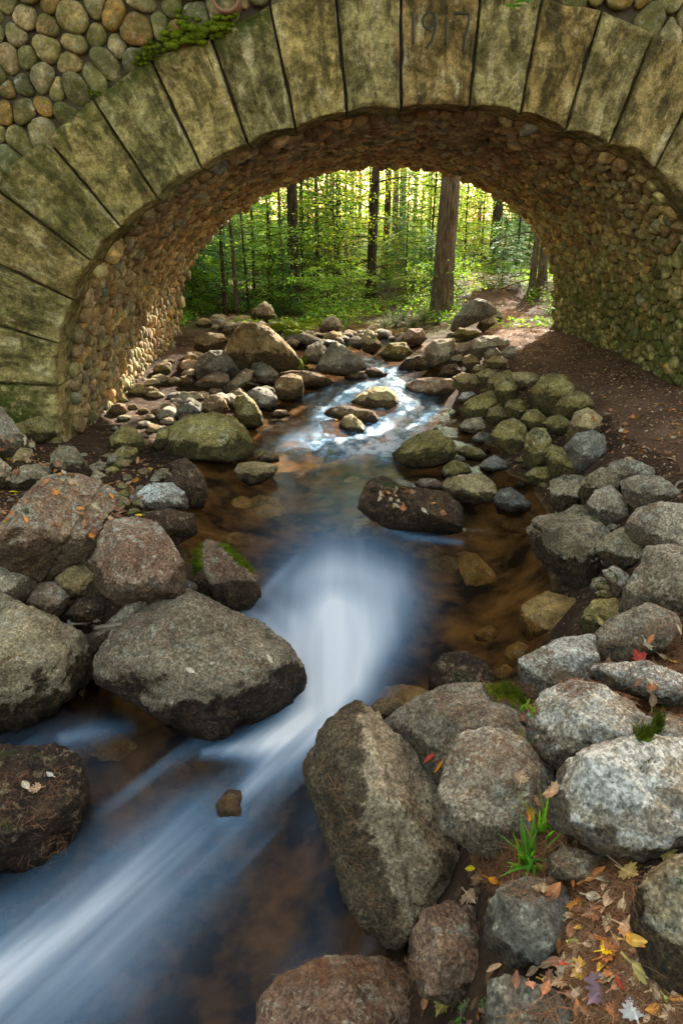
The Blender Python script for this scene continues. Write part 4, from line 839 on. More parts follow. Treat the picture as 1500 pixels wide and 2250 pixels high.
# small loose stones, scattered in the heaps and along the far stream
def blob(cx, cy, r, seed):
    r_ = random.Random(seed); n_ = 8; sq = r_.uniform(.55, .9); return [(cx+r*math.cos(t)*r_.uniform(.8, 1.15), cy+sq*r*math.sin(t)*r_.uniform(.8, 1.15)) for t in [i*2*math.pi/n_ for i in range(n_)]]
def inpoly(x, y, poly):
    c_ = False; j = len(poly)-1
    for i in range(len(poly)):
        if (poly[i][1] > y) != (poly[j][1] > y) and x < (poly[j][0]-poly[i][0])*(y-poly[i][1])/(poly[j][1]-poly[i][1]+1e-9)+poly[i][0]: c_ = not c_
        j = i
    return c_
SC = [(px('240,900 330,820 400,770 430,800 380,900 340,960 300,1000 330,1040 440,1010 430,1060 300,1060 230,1010'), 46, 9, 22, ['greym', 'olive', 'tan', 'brown'], 'small stone along the foot of the left inner wall'),
 (px('395,850 430,760 500,800 560,830 600,880 560,900 500,900 450,880 420,930 360,930'), 62, 9, 24, ['slate', 'pink', 'brown', 'greym', 'grey'], 'small dusty stone in the heap between the left wall and the rapids'),
 (px('420,700 560,700 700,740 800,720 900,740 900,760 800,745 690,765 640,760 600,730 480,730'), 80, 7, 22, ['grey', 'tan', 'slate', 'greym', 'pink'], 'small stone scattered on the far stream bank beyond the arch'),
 (px('980,810 1080,760 1130,830 1110,870 1060,880 1000,870'), 14, 8, 14, ['greym', 'olive', 'tan'], 'small stone chinked between the larger ones of the right-hand pile'),
 (px('1040,930 1080,920 1160,1010 1200,1040 1190,1090 1120,1060 1060,1000'), 14, 7, 13, ['olive', 'slate', 'dark'], 'small wet stone at the waterline below the olive row'),
 (px('0,1080 60,1080 180,990 340,1010 400,1050 300,1140 240,1130 200,1040 60,1100 0,1160'), 34, 7, 20, ['greym', 'grey', 'tan', 'olive'], 'small stone half buried in leaf litter on the left bank'),
 (px('80,1330 240,1240 420,1250 440,1320 330,1360 240,1420 180,1400'), 16, 9, 20, ['pink', 'greym', 'dark'], 'small stone wedged between the large left-bank boulders'),
 (px('1290,1120 1400,1200 1380,1330 1290,1400 1300,1300 1330,1240'), 20, 11, 24, ['greym', 'grey', 'olive'], 'small stone wedged between the boulders right of the side pool'),
 (px('1110,1900 1200,1700 1330,1700 1350,1900 1250,1960 1180,2100 1080,2100 1060,1980'), 10, 8, 15, ['grey', 'pink', 'slate'], 'small pebble-like stone among the needles of the right bank')]
for k, (poly, n_, a, b, mats, lab) in enumerate(SC):
    r_ = random.Random(100+k); xs = [p[0] for p in poly]; ys = [p[1] for p in poly]; c_ = 0
    while c_ < n_:
        x, y = r_.uniform(min(xs), max(xs)), r_.uniform(min(ys), max(ys))
        if inpoly(x, y, poly):
            make_rock(blob(x, y, r_.uniform(a, b), k*100+c_), r_.choice(mats), lab, T=.8, cuts=4, seed=1000+k*50+c_, sub=3, group=lab.replace('small', 'small', 1).replace('stone', 'stones', 1), name='small_stone', cat='stone', lift=.4); c_ += 1
for k in range(60):
    r_ = random.Random(900+k); x = r_.uniform(450, 1150); y = r_.uniform(1060, 2150)
    if not (n2(np.array([x/100.]), np.array([y/100.]), 1., 2, 3)[0] > -.2): continue
    if y > 1560 or x > 1150 or x < 480: continue
    make_rock(blob(x, y, r_.uniform(18, 52)*(1 if y < 1500 else 1.6), 7000+k), 'bed', 'blurred brown stone on the stream bed under the flowing water', T=.5, cuts=3, seed=3000+k, sub=4, under=True, lift=-.1, name='bed_stone', cat='stone', group='blurred stones on the stream bed')
# ------------------------------------------------------------------ rays onto what is built
bpy.context.view_layer.update(); DG = bpy.context.evaluated_depsgraph_get()
SKIP = {'water'}
def cast(o_, d_):
    o_ = Vector(o_); d_ = Vector(d_).normalized()
    for _ in range(4):
        h, p, nr, i, ob, _m = S.ray_cast(DG, o_, d_)
        if not h: return None
        if ob.name.split('.')[0] in SKIP: o_ = p+d_*.002; continue
        return np.array(p), np.array(nr), ob
    return None
def drop(x, y, z0=1.): return cast((x, y, z0), (0, 0, -1))
def at_px(x, y): return cast((0, 0, 0), ray(x, y))
# ------------------------------------------------------------------ fallen leaves
MAPLE = [(0, -.42), (.10, -.36), (.30, -.38), (.32, -.25), (.54, -.20), (.46, -.06), (.60, .14), (.44, .12), (.36, .10), (.36, .30), (.26, .26), (.20, .22), (.20, .40), (.10, .42), (0, .62)]
MAPLE = MAPLE+[(-x, y) for x, y in MAPLE[-2:0:-1]]
OVAL = [(0, -.5), (.14, -.38), (.24, -.15), (.26, .05), (.20, .25), (.10, .42), (0, .55)]; OVAL = OVAL+[(-x, y) for x, y in OVAL[-2:0:-1]]
def leaf_mesh(shape, L, seed, curl=.25):
    r_ = np.random.default_rng(seed); P = np.array(shape)*L; c_ = P.mean(0); rings = [P, P*.66+c_*.2, P*.33+c_*.3]; V = np.concatenate(rings+[c_[None]*.5]); n_ = len(P)
    z = curl*(np.abs(V[:, 0])**1.3*L**-.3*r_.uniform(.2, 1.2)+r_.uniform(-.8, 1.2)*V[:, 1]**2/L)+.05*L*fbm(np.c_[V/L*3, np.full(len(V), seed*1.7)], 2, seed)
    V = np.c_[V, z]; Fc = [(k*n_+i, k*n_+(i+1) % n_, (k+1)*n_+(i+1) % n_, (k+1)*n_+i) for k in range(2) for i in range(n_)]+[(2*n_+i, 2*n_+(i+1) % n_, 3*n_) for i in range(n_)]
    t0 = V[0]; b = len(V); st = [(t0+np.array([s*.004*L/.1, -j*.12*L, .02*L*j])) for j in range(4) for s in (-1, 1)]; V = np.concatenate([V, st]); Fc += [(b+2*j, b+2*j+1, b+2*j+3, b+2*j+2) for j in range(3)]
    return V, Fc, c_
def place_leaf(x, y, spx, col, label=None, shape='oval', rot=None, tilt=.25, group=None, name='fallen_leaf'):
    h = at_px(x, y)
    if h is None: return
    p, nr, ob = h; D = p@fw; L = spx*D/FPX*.9; r_ = random.Random(int(x*7+y)); V, Fc, cc = leaf_mesh(MAPLE if shape == 'maple' else OVAL, L, int(x+y)); rot = rot if rot is not None else r_.uniform(0, 6.3)
    nr = nr+np.array([r_.gauss(0, tilt), r_.gauss(0, tilt), .6]); nr /= np.linalg.norm(nr)
    z = Vector(nr); X_ = Vector((math.cos(rot), math.sin(rot), 0)); Y_ = z.cross(X_).normalized(); X_ = Y_.cross(z)
    A = np.array([X_, Y_, z]); W = V@A; lowz = W[:, 2].min(); W = W+p+nr*(.012+.03*L)
    q = V[:, 0]/L; edge = np.abs(q); cols = np.array(col)[None]*(1+.35*fbm(np.c_[V/L*5, V[:, 0]*0+x], 3, 7)[:, None]); cols = cols*(.75+.5*np.exp(-(q/.03)**2))[:, None]*(1, 1, 1); cols = np.clip(cols, .01, .9)
    o = mesh(name, W, Fc, M['litter'], cols=cols, loc=tuple(p)); tag(o, label, 'leaf', group); return o
BR, TN, OR, YE, RD, PU, CR, GR = (.36, .17, .08), (.55, .35, .19), (.80, .27, .015), (.88, .62, .01), (.62, .06, .03), (.24, .15, .19), (.68, .56, .40), (.52, .50, .10)
LV = [(1143, 1708, 34, TN, 'maple', 'pale tan maple leaf lying on the five-sided grey boulder'), (1217, 1745, 52, TN, 'maple', 'curled tan maple leaf standing above the grass tuft'), (1165, 1790, 38, OR, 'oval', 'rust orange oval leaf at the left of the grass tuft'),
 (1175, 1760, 30, BR, 'oval', 'dark brown leaf behind the grass tuft'), (1092, 1943, 50, OR, 'oval', 'bright orange leaf above the blue-grey boulder'), (1036, 1912, 30, YE, 'oval', 'yellow-orange leaf tucked by the tilted slab'), (1052, 1935, 42, BR, 'maple', 'brown crumpled maple leaf left of the bright orange one'),
 (1035, 1975, 50, TN, 'maple', 'large pale curled leaf over the pinkish egg-shaped boulder'), (1281, 1942, 30, OR, 'maple', 'orange-red leaf below the low flat grey rock'), (1330, 1952, 32, TN, 'oval', 'small tan leaf right of the orange-red one'), (1385, 1925, 52, (.5, .33, .10), 'maple', 'golden brown ragged leaf below the brown-bellied boulder'),
 (1470, 1885, 44, (.5, .38, .12), 'maple', 'yellow-tan leaf near the right edge under the big boulder'), (1255, 2015, 42, (.5, .36, .18), 'maple', 'tan leaf leaning on the blue-grey boulder\'s right side'), (1340, 2045, 36, TN, 'oval', 'tan oval leaf in the needles left of the right-edge boulder'), (1397, 2065, 48, OR, 'oval', 'vivid orange leaf against the rough right-edge boulder'),
 (1338, 2092, 44, YE, 'maple', 'bright yellow maple leaf, brightest on the soil'), (1268, 2080, 48, GR, 'oval', 'yellow-green oval leaf with brown rim'), (1222, 2077, 34, (.35, .14, .04), 'oval', 'round russet leaf left of the yellow-green one'), (1297, 2078, 34, TN, 'oval', 'pinkish tan leaf between the yellow-green and the yellow one'), (1250, 2120, 40, RD, 'oval', 'dark red oval leaf below the russet one'),
 (1322, 2180, 78, PU, 'maple', 'large purple-grey maple leaf, biggest near the bottom edge'), (1365, 2165, 50, RD, 'oval', 'scarlet leaf right behind the purple-grey one'), (1420, 2150, 84, (.58, .47, .16), 'oval', 'large pale yellow oval leaf near the lower right corner'), (1395, 2225, 60, (.62, .60, .55), 'maple', 'whitish maple leaf at the bottom right'), (1468, 2205, 30, GR, 'oval', 'small lime leaf at the lower right corner'),
 (1238, 2165, 52, TN, 'maple', 'brown maple leaf left of the purple-grey one'), (1200, 2180, 44, (.5, .2, .08), 'oval', 'curled red-tan leaf over the dark split rock'), (1165, 2172, 26, (.62, .28, .16), 'maple', 'small salmon leaf on the dark split rock'), (1090, 2133, 44, TN, 'oval', 'pale folded leaf at the pinkish boulder\'s right foot'), (938, 2205, 44, BR, 'oval', 'brown leaf at the lower left of the pinkish boulder'), (975, 2215, 46, (.45, .33, .08), 'maple', 'yellow-brown leaf under the pinkish boulder'),
 (945, 1668, 30, RD, 'oval', 'red leaf behind the tilted slab'), (968, 1688, 34, OR, 'oval', 'orange leaf beside the red one behind the tilted slab'), (1150, 1585, 34, BR, 'maple', 'brown leaf in the gap left of the white-blotched boulder'), (1155, 1560, 30, TN, 'oval', 'tan leaf in the gap above the brown one, by the moss mat'), (1402, 1442, 34, RD, 'maple', 'red maple leaf on the needle-covered slope'), (1455, 1446, 30, (.70, .35, .02), 'oval', 'orange-yellow leaf right of the red one on the needle slope'),
 (1432, 1536, 36, TN, 'oval', 'tan narrow leaf below the flat white-lichen rock'), (1495, 1360, 34, TN, 'oval', 'tan leaf at the right edge beside the hump-backed boulder'), (420, 1474, 26, CR, 'oval', 'creamy tan leaf on the huge rounded boulder, leftmost there'), (466, 1461, 26, (.6, .55, .46), 'oval', 'whitish leaf in the middle of the huge rounded boulder'), (591, 1449, 24, CR, 'oval', 'slender pale leaf on the dark right side of the huge rounded boulder'), (180, 1520, 36, (.5, .48, .3), 'oval', 'pale leaf caught between the two huge left boulders'),
 (57, 1728, 34, (.6, .5, .35), 'oval', 'cream leaf on the black wet boulder, left of its pair'), (80, 1735, 30, TN, 'maple', 'tan leaf beside the cream one on the black wet boulder'), (112, 1705, 24, (.6, .55, .45), 'oval', 'small pale leaf at the top of the black wet boulder'), (156, 1367, 26, (.55, .54, .50), 'oval', 'whitish round leaf in the gap by the dark reddish rock'), (188, 1372, 22, (.55, .42, .25), 'oval', 'tan leaf right of the whitish round one'),
 (30, 1083, 20, YE, 'oval', 'little yellow leaf on the left bank above the split boulder'), (305, 1135, 18, YE, 'oval', 'little yellow leaf behind the domed boulder'), (265, 1118, 26, (.5, .25, .12), 'oval', 'reddish tan leaf left of the pale green-white rock'), (660, 1063, 8, YE, 'oval', None), (1318, 1368, 26, (.62, .42, .12), 'oval', 'golden leaf on the mossy needle-covered stone'), (740, 923, 16, OR, 'maple', 'orange leaf stuck to the ragged brown rock in the rapids'), (575, 998, 22, (.6, .6, .03), 'oval', 'lemon leaf on the small brown stone at the pool head'),
 (1365, 948, 26, CR, 'oval', 'large pale leaf on the shaded path'), (1470, 1010, 30, TN, 'oval', 'tan leaf on the path at the right edge')]
for x, y, s_, c_, sh, lab in LV:
    if lab: place_leaf(x, y, s_, c_, lab, sh)
r_ = random.Random(5); G1 = 'brown dry leaf on the shaded path under the arch'; G2 = 'dry leaf in the litter of the left bank'; G3 = 'dead leaf among the needles of the right bank'; G4 = 'dead leaf on top of the needle-strewn pool boulder'
for poly, n_, a, b, lab, grp in ((px('1250,900 1500,880 1500,1030 1350,1010 1310,930'), 70, 8, 18, G1, 'dry leaves on the path'), (px('0,960 60,960 200,1080 250,1020 340,1000 420,1030 300,1120 200,1180 0,1150'), 95, 12, 24, G2, 'dry leaves on the left bank'),
 (px('1180,1940 1380,1900 1400,2000 1440,2160 1500,2200 1490,2250 1280,2250 1250,2180 1090,2160 1240,2100'), 64, 26, 60, G3, 'dead leaves among the needles'), (px('820,1060 970,1085 1000,1140 880,1130 810,1100'), 26, 10, 20, G4, 'dead leaves on the pool boulder'), (px('1420,1400 1500,1380 1500,1560 1300,1450'), 10, 20, 34, G3, 'dead leaves among the needles')):
    c_ = 0; xs = [p[0] for p in poly]; ys = [p[1] for p in poly]
    while c_ < n_:
        x, y = r_.uniform(min(xs), max(xs)), r_.uniform(min(ys), max(ys))
        if inpoly(x, y, poly): place_leaf(x, y, r_.uniform(a, b), r_.choice([BR, TN, BR, (.36, .2, .1), (.5, .36, .2), (.25, .11, .06), (.70, .26, .04), (.75, .42, .06), (.55, .2, .06), (.52, .42, .26)]), lab, r_.choice(['maple', 'oval', 'oval']), group=grp, tilt=.4); c_ += 1
# pine needles and crumbled litter nobody could count
def scatter_needles(regions, name, seed):
    r_ = np.random.default_rng(seed); V = []; Fc = []; k = 0
    for poly, n_, spread in regions:
        xs = [p[0] for p in poly]; ys = [p[1] for p in poly]; c_ = 0; tries = 0
        while c_ < n_ and tries < n_*12:
            tries += 1; x, y = r_.uniform(min(xs), max(xs)), r_.uniform(min(ys), max(ys))
            if not inpoly(x, y, poly): continue
            h = at_px(x, y); c_ += 1
            if h is None or h[1][2] < .35: continue
            nm = h[2].name.split('.')[0]
            if nm not in ('ground', 'path') and r_.random() > spread: continue
            p, nr, ob = h; L = r_.uniform(.03, .085); t = r_.uniform(0, 6.3); d = np.array([math.cos(t), math.sin(t), r_.normal()*.22]); d -= nr*(d@nr)*.8; d /= np.linalg.norm(d); s = np.cross(d, nr)*.0011; u_ = nr*r_.uniform(.002, .012)
            m_ = p+u_+np.array([0, 0, .004]); V += [p+u_-d*L/2-s, p+u_-d*L/2+s, m_+s, m_-s, p+u_+d*L/2+s*.5, p+u_+d*L/2-s*.5]; Fc += [(k, k+1, k+2, k+3), (k+3, k+2, k+4, k+5)]; k += 6
    tag(mesh(name, V, Fc, M['needle'], smooth=False), 'dry orange-brown pine needles strewn over soil and stones', 'pine needles', kind='stuff')
scatter_needles([(px('1030,1880 1200,1700 1250,1860 1400,1900 1410,2100 1500,2190 1500,2250 1090,2250 1250,2160 1240,2000 1080,1960'), 9000, .12), (px('1280,1420 1500,1340 1500,1600 1380,1560'), 3500, .2), (px('1370,960 1500,960 1500,1210 1290,1130'), 2500, .1), (px('800,1060 1000,1080 1010,1170 800,1130'), 900, 1), (px('230,1380 560,1370 620,1560 420,1600 240,1500'), 420, 1.),
 (px('0,1700 160,1680 170,1850 60,1950 0,1950'), 300, 1), (px('0,1000 400,1000 440,1120 250,1250 0,1150'), 2500, .2), (px('690,1640 790,1800 850,2020 790,2010 720,1840'), 130, 1.), (px('840,1540 1160,1500 1200,1680 960,1700'), 260, 1), (px('600,2110 920,2110 930,2160 600,2170'), 420, 1), (px('1060,1500 1170,1500 1180,1570 1080,1540'), 600, 1.), (px('1150,1440 1330,1500 1250,1540'), 200, 1), (px('980,1640 1200,1640 1180,1820 990,1800'), 160, 1)], 'pine_needles', 3)
r_ = np.random.default_rng(8); V = []; Fc = []; CO = []; k = 0
def litter(x, y, L, z0=1.):
    global k
    h = drop(x, y, z0)
    if h is None or h[2].name.split('.')[0] not in ('ground', 'path') or h[1][2] < .3: return
    p, nr, _ = h; 
    if abs(x) < 4.5 and p[2] < water_z(np.array([x]), np.array([min(y, 23.9)]))[0]: return
    t = r_.uniform(0, 6.3); nr = nr+r_.normal(size=3)*.3; nr /= np.linalg.norm(nr); d = np.array([math.cos(t), math.sin(t), 0]); d -= nr*(d@nr); d /= np.linalg.norm(d); s = np.cross(d, nr); p = p+nr*.008; up_ = nr*L*.18
    V.extend([p-d*L/2, p+s*L*.3+up_, p+d*L/2, p-s*L*.3+up_*r_.uniform(-.3, 1)]); Fc.append((k, k+1, k+2, k+3)); k += 4
    c_ = np.array([(.26, .13, .07), (.38, .22, .12), (.16, .08, .045), (.5, .36, .2), (.45, .18, .05)])[r_.integers(5)]*r_.uniform(.7, 1.2); CO.extend([c_]*4)
for i in range(7000): litter(r_.uniform(-6, -1), r_.uniform(2.5, 11), r_.uniform(.03, .065), -1.2 if 0 else 1.)
for i in range(6500): litter(r_.uniform(2.2, 5.4), r_.uniform(4, 16), r_.uniform(.02, .055), -1.)
for i in range(3000): litter(r_.uniform(.2, 4), r_.uniform(.6, 6), r_.uniform(.015, .045))
for i in range(6000): litter(r_.uniform(-8, 9), r_.uniform(16.5, 30), r_.uniform(.05, .10))
tag(mesh('leaf_litter', V, Fc, M['litter'], cols=np.array(CO), smooth=False), 'crumbled brown leaf litter strewn over the ground', 'leaf litter', kind='stuff')
# twigs and driftwood
TW = [((160, 1376, 205, 1370), 5, 'short greenish twig beside the whitish round leaf'), ((215, 1383, 265, 1378), 9, 'orange-brown curved root stub by the sloping rock ridge'), ((20, 1165, 85, 1065), 5, 'thin grey stick along the split boulder\'s left edge'), ((420, 883, 445, 915), 2.2, 'thin white twig across the dark blunt rock'),
 ((590, 1050, 660, 1035), 3, 'bare pale twig in the water beside the flat tan rock'), ((1500, 1060, 1470, 1085), 5, 'dark broken branch end at the path\'s right edge'), ((1255, 2225, 1305, 2205), 3, 'tan twig left of the whitish maple leaf'), ((1325, 1880, 1380, 1930), 4, 'slender twig under the brown-bellied boulder'), ((1290, 2120, 1330, 2030), 3, 'dark straight twig in the needles near the yellow maple leaf'), ((535, 840, 570, 848), 4, 'grey stick end over the left stone heap'),
 ((860, 2255, 905, 2190), 3, 'thin stick beside the bottom centre boulder')]
for (x0, y0, x1, y1), wpx, lab in TW:
    h0, h1 = at_px(x0, y0), at_px(x1, y1)
    if h0 is None or h1 is None: continue
    p0, p1 = h0[0]+[0, 0, .012], h1[0]+[0, 0, .012]; dist = p0@fw; r0_ = wpx/2*dist/FPX; t = np.linspace(-.03, 1.03, 9)[:, None]; pt = p0*(1-t)+p1*t; pt = pt+np.linalg.norm(p1-p0)*.05*np.stack([fbm(pt*6, 2, 3), fbm(pt*6, 2, 4), .5*np.abs(fbm(pt*6, 2, 5))], 1)
    mb = MB(); mb.tube(pt, np.linspace(r0_*1.1, r0_*.6, 9), 8, rough=.3, seed=int(x0)); tag(mb.build('twig', M['twig'], loc=tuple(p0)), lab, 'twig')
# grass tufts and small herbs
def tuft(x, y, hpx, n_, label, mat='grass', spread=.5, wd=.008, name='grass_tuft', seed=1):
    h = at_px(x, y)
    if h is None: return
    p = h[0]; H = hpx*(p@fw)/FPX; r_ = random.Random(seed); V = []; Fc = []; k = 0
    for i in range(n_):
        t = r_.uniform(0, 6.3); b = p+np.array([r_.gauss(0, .02), r_.gauss(0, .02), -.01]); L = H*r_.uniform(.6, 1.15); out = spread*r_.uniform(.2, 1.3); d = np.array([math.cos(t), math.sin(t), 0]); s = np.array([-d[1], d[0], 0])*wd*r_.uniform(.6, 1.2)
        for j in range(6):
            q = j/5; c_ = b+d*L*out*q**1.4+np.array([0, 0, L*(q-.45*out*q*q)]); w_ = s*(1-q**2.2)+s*.03; V += [c_-w_, c_+w_]
        Fc += [(k+2*j, k+2*j+1, k+2*j+3, k+2*j+2) for j in range(5)]; k += 12
    tag(mesh(name, V, Fc, M[mat], loc=tuple(p)), label, 'grass')
tuft(1192, 1830, 105, 24, 'upright bright green grass tuft by the curled tan leaf', seed=2, spread=.35); tuft(1165, 1905, 110, 36, 'lower spreading green grass tuft beside the low flat grey rock', seed=3, spread=.9); tuft(1150, 1890, 70, 60, 'dry yellowish fringe of grass left of the green tufts', 'needle', .8, .0025, seed=4)
tuft(1165, 1560, 26, 18, 'small light green sprig beside the moss mat', seed=5, spread=.6); tuft(1157, 1622, 14, 8, 'tiny green seedling in the gap by the white-blotched boulder', seed=6, spread=.9, wd=.008)
def herb(x, y, hpx, nst, label, mat='fern', seed=1, leafn=9, wl=.35, name='leafy_plant', cat='plant', lean=.8):
    h = at_px(x, y)
    if h is None: return
    p = h[0]; H = hpx*(p@fw)/FPX; r_ = random.Random(seed); st = MB(); V = []; Fc = []; k = 0; root = empty(name, tuple(p)); tag(root, label, cat)
    for i in range(nst):
        t = r_.uniform(0, 6.3); out = lean*r_.uniform(.3, 1.1); d = np.array([math.cos(t), math.sin(t), 0]); L = H*r_.uniform(.7, 1.1); pt = np.array([d*L*out*q+np.array([0, 0, L*(q-.35*out*q*q)]) for q in np.linspace(0, 1, 7)]); st.tube(pt, np.linspace(.004, .0015, 7)*max(1, H*3), 5)
        for j in range(leafn):
            q = (j+1.5)/(leafn+1); c_ = np.array([np.interp(q, np.linspace(0, 1, 7), pt[:, a]) for a in range(3)])
            for s_ in (-1, 1):
                dd = np.cross(d, [0, 0, 1])*s_+d*.5+np.array([0, 0, r_.uniform(-.2, .3)]); dd /= np.linalg.norm(dd); LL = L*wl*(1-.7*q)*r_.uniform(.8, 1.2); ww = np.cross(dd, [0, 0, 1]); ww /= np.linalg.norm(ww); ww *= LL*.22
                V += [c_, c_+dd*LL*.5+ww, c_+dd*LL+np.array([0, 0, -.1*LL]), c_+dd*LL*.5-ww]; Fc.append((k, k+1, k+2, k+3)); k += 4
    o = st.build('stem', M['twig'], root); o = mesh('leaves', V, Fc, M[mat], root)
herb(1012, 2240, 42, 5, 'little bright green plant at the bottom edge under the pinkish boulder', seed=1, wl=.5, leafn=3); herb(1062, 2225, 36, 4, 'second little green plant just right of the bottom-edge one', seed=2, wl=.5, leafn=3)
for i, (x, y, hp) in enumerate([(870, 715, 46), (905, 718, 44), (930, 705, 42), (845, 722, 36), (885, 700, 36), (960, 712, 34), (820, 745, 30)]): herb(x, y, hp, 11, ['fern clump in the sun patch left of the big trunk', 'tall fern between the clump and the big trunk', 'fern right at the big trunk\'s left foot', 'low fern at the left of the fern patch', 'fern at the back of the fern patch', 'fern in front of the big trunk', 'small fern by the stream\'s far bend'][i], seed=10+i, leafn=12, wl=.22, name='fern', cat='fern')
herb(1182, 655, 44, 7, 'pale green seedling shrub at the right wall\'s far end', 'lf_yel', 31, 6, .4, 'shrub', 'shrub'); herb(1205, 690, 30, 9, 'green weed growing along the foot of the right wall', 'fern', 33, 5, .4); herb(1088, 690, 34, 4, 'yellow-green blades beside the slanting mossy boulder', 'lf_yel', 34, 5, .4)
# mats of moss
def mat_on(poly, n_, rad, name, label, seed):
    r_ = random.Random(seed); mb = MB(); xs = [p[0] for p in poly]; ys = [p[1] for p in poly]; c_ = 0; loc = None; tr = 0
    while c_ < n_ and tr < n_*10:
        tr += 1; x, y = r_.uniform(min(xs), max(xs)), r_.uniform(min(ys), max(ys))
        if not inpoly(x, y, poly): continue
        h = at_px(x, y); c_ += 1
        if h is None: continue
        p, nr, _ = h; R = rad*r_.uniform(.5, 1.2); d = ICO[2][0]; V = d*(1+.25*fbm(d*3+c_, 3, seed))[:, None]; V = V*R; V = V-np.outer(V@nr, nr)*.55+p; mb.add(V, ICO[2][1].tolist()); loc = p if loc is None else loc
        for _ in range(14):
            dd = nr+np.array([r_.gauss(0, .6), r_.gauss(0, .6), r_.gauss(0, .6)]); b = p+np.cross(dd, nr)*R; s_ = np.cross(dd, [1, 0, 0])*.0018; mb.add([b-s_, b+s_, b+dd*.03], [(0, 1, 2)])
    tag(mb.build(name, M['moss'], loc=tuple(loc)), label, 'moss')
mat_on(px('1062,1508 1120,1502 1165,1540 1160,1562 1120,1545 1080,1525'), 130, .030, 'moss_mat', 'yellow-green moss mat on the shoulder of the tan-grey boulder', 1)
mat_on(px('430,1200 445,1195 440,1250 425,1262'), 50, .025, 'moss_mat', 'bright moss strip on the left flank of the pointed rock', 2)
mat_on(px('480,1195 500,1197 555,1245 560,1262 530,1240'), 60, .022, 'moss_mat', 'bright moss along the crest of the pointed rock', 3)
mat_on(px('1440,1575 1452,1575 1448,1600 1420,1625 1395,1620 1438,1598'), 50, .016, 'moss_mat', 'bright moss seam across the pale lichen rock', 4)
mat_on(px('600,720 680,700 720,690 700,720 640,735'), 120, .10, 'moss_mat', 'sunlit moss hummock on the far bank by the left dark trunk', 5)
mat_on(px('655,785 672,790 674,812 660,815'), 30, .05, 'moss_mat', 'lime moss tuft at the largest far-bank boulder\'s right end', 7)
# ------------------------------------------------------------------ forest
def gz(x, y): return float(terrain_z(np.array([x]), np.array([y]), False)[0])
def ground_px(x, y):
    rc = ray(x, y); ds = np.linspace(8, 120, 2400); Pq = ds[:, None]*rc; f = Pq[:, 2]-terrain_z(Pq[:, 0], Pq[:, 1], False); k = int(np.argmax(f < 0)) if (f < 0).any() else 1200
    return Pq[k]
def trunk_mesh(name, p, R, H, mat, parent, lean=(0, 0), seed=1, seg=16, rough=.12, curve=.0, limbs=10):
    r_ = random.Random(seed); n_ = int(max(10, H*3.2)) if seg > 20 else 16; mb = MB(); t = np.linspace(0, 1, n_); pts_ = np.stack([lean[0]*H*t+curve*np.sin(t*7)+.02*H*.1*np.sin(t*11+seed), lean[1]*H*t+.02*np.cos(t*9+seed), -.25+(H+.25)*t], 1)
    rad = R*((1-.72*t)+.55*np.exp(-t*H/.35)); mb.tube(pts_, rad, seg, rough=rough, seed=seed)
    for i in range(limbs):     # dead snags and thin side branches
        q = r_.uniform(.06, .8); c_ = np.array([np.interp(q, t, pts_[:, a]) for a in range(3)]); a = r_.uniform(0, 6.3); L = r_.uniform(.5, 1.8)*(1.2-q); dd = np.array([math.cos(a), math.sin(a), r_.uniform(-.3, .35)])
        k_ = np.linspace(0, 1, 6)[:, None]; bp = c_+dd*L*k_+np.array([0, 0, -.25*L])*k_**2+np.stack([r_.gauss(0, .05)*k_[:, 0]]*3, 1); mb.tube(bp, np.linspace(min(R*.22, .03), .005, 6), 5)
        if L > .8: mb.tube(np.array([bp[3], bp[3]+(np.array([math.cos(a+.8), math.sin(a+.8), .1]))*L*.35]), [.010, .004], 4)
    return mb.build(name, mat, parent)
def leafcloud(C_, N_, L, r_, flat=.35, droop=0., asp=.55):
    n_ = len(C_); d = r_.normal(size=(n_, 3)); d[:, 2] = d[:, 2]*flat-droop; d /= np.linalg.norm(d, axis=1)[:, None]; nn = r_.normal(size=(n_, 3))*(.55, .55, .3)+(0, 0, .9); s = np.cross(d, nn); s /= np.linalg.norm(s, axis=1)[:, None]
    LL = (L*r_.uniform(.6, 1.3, n_))[:, None]; V = np.stack([C_-d*LL/2, C_+s*LL*asp/2, C_+d*LL/2, C_-s*LL*asp/2], 1).reshape(-1, 3); return V, np.arange(n_*4).reshape(-1, 4)
def decid(H, lo, R, nb, lpb, L, seed):
    r_ = np.random.default_rng(seed); rr = random.Random(seed); Cs = []; br = MB()
    for i in range(nb):
        z = H*(lo+(1-lo)*(i+.5)/nb)*rr.uniform(.93, 1.05); a = i*2.4+rr.uniform(-.5, .5); q = (z/H-lo)/(1-lo); rad = R*(math.sin(math.pi*min(1, .18+q*.78))**.7)*rr.uniform(.6, 1.15); dd = np.array([math.cos(a), math.sin(a), rr.uniform(-.05, .35)])
        t = np.linspace(0, 1, 6)[:, None]; bp = np.array([0, 0, z-.15*rad])+dd*rad*t+np.array([0, 0, -.12*rad])*t**2; br.tube(bp, np.linspace(.014, .004, 6)*max(1, H/5), 4)
        k_ = int(lpb*(.4+rad/R)); u_ = r_.uniform(.15, 1.08, k_)[:, None]; w_ = rad*.34*(.3+u_); sideways = r_.normal(size=(k_, 1))*np.array([-dd[1], dd[0], 0])*w_; Cs.append(np.array([0, 0, z-.15*rad])+dd*rad*u_+sideways+np.array([0, 0, 1])*(-.12*rad*u_**2+r_.normal(size=(k_, 1))*.07*rad))
    V, Fx = leafcloud(np.concatenate(Cs), None, L, r_); return br, V, Fx
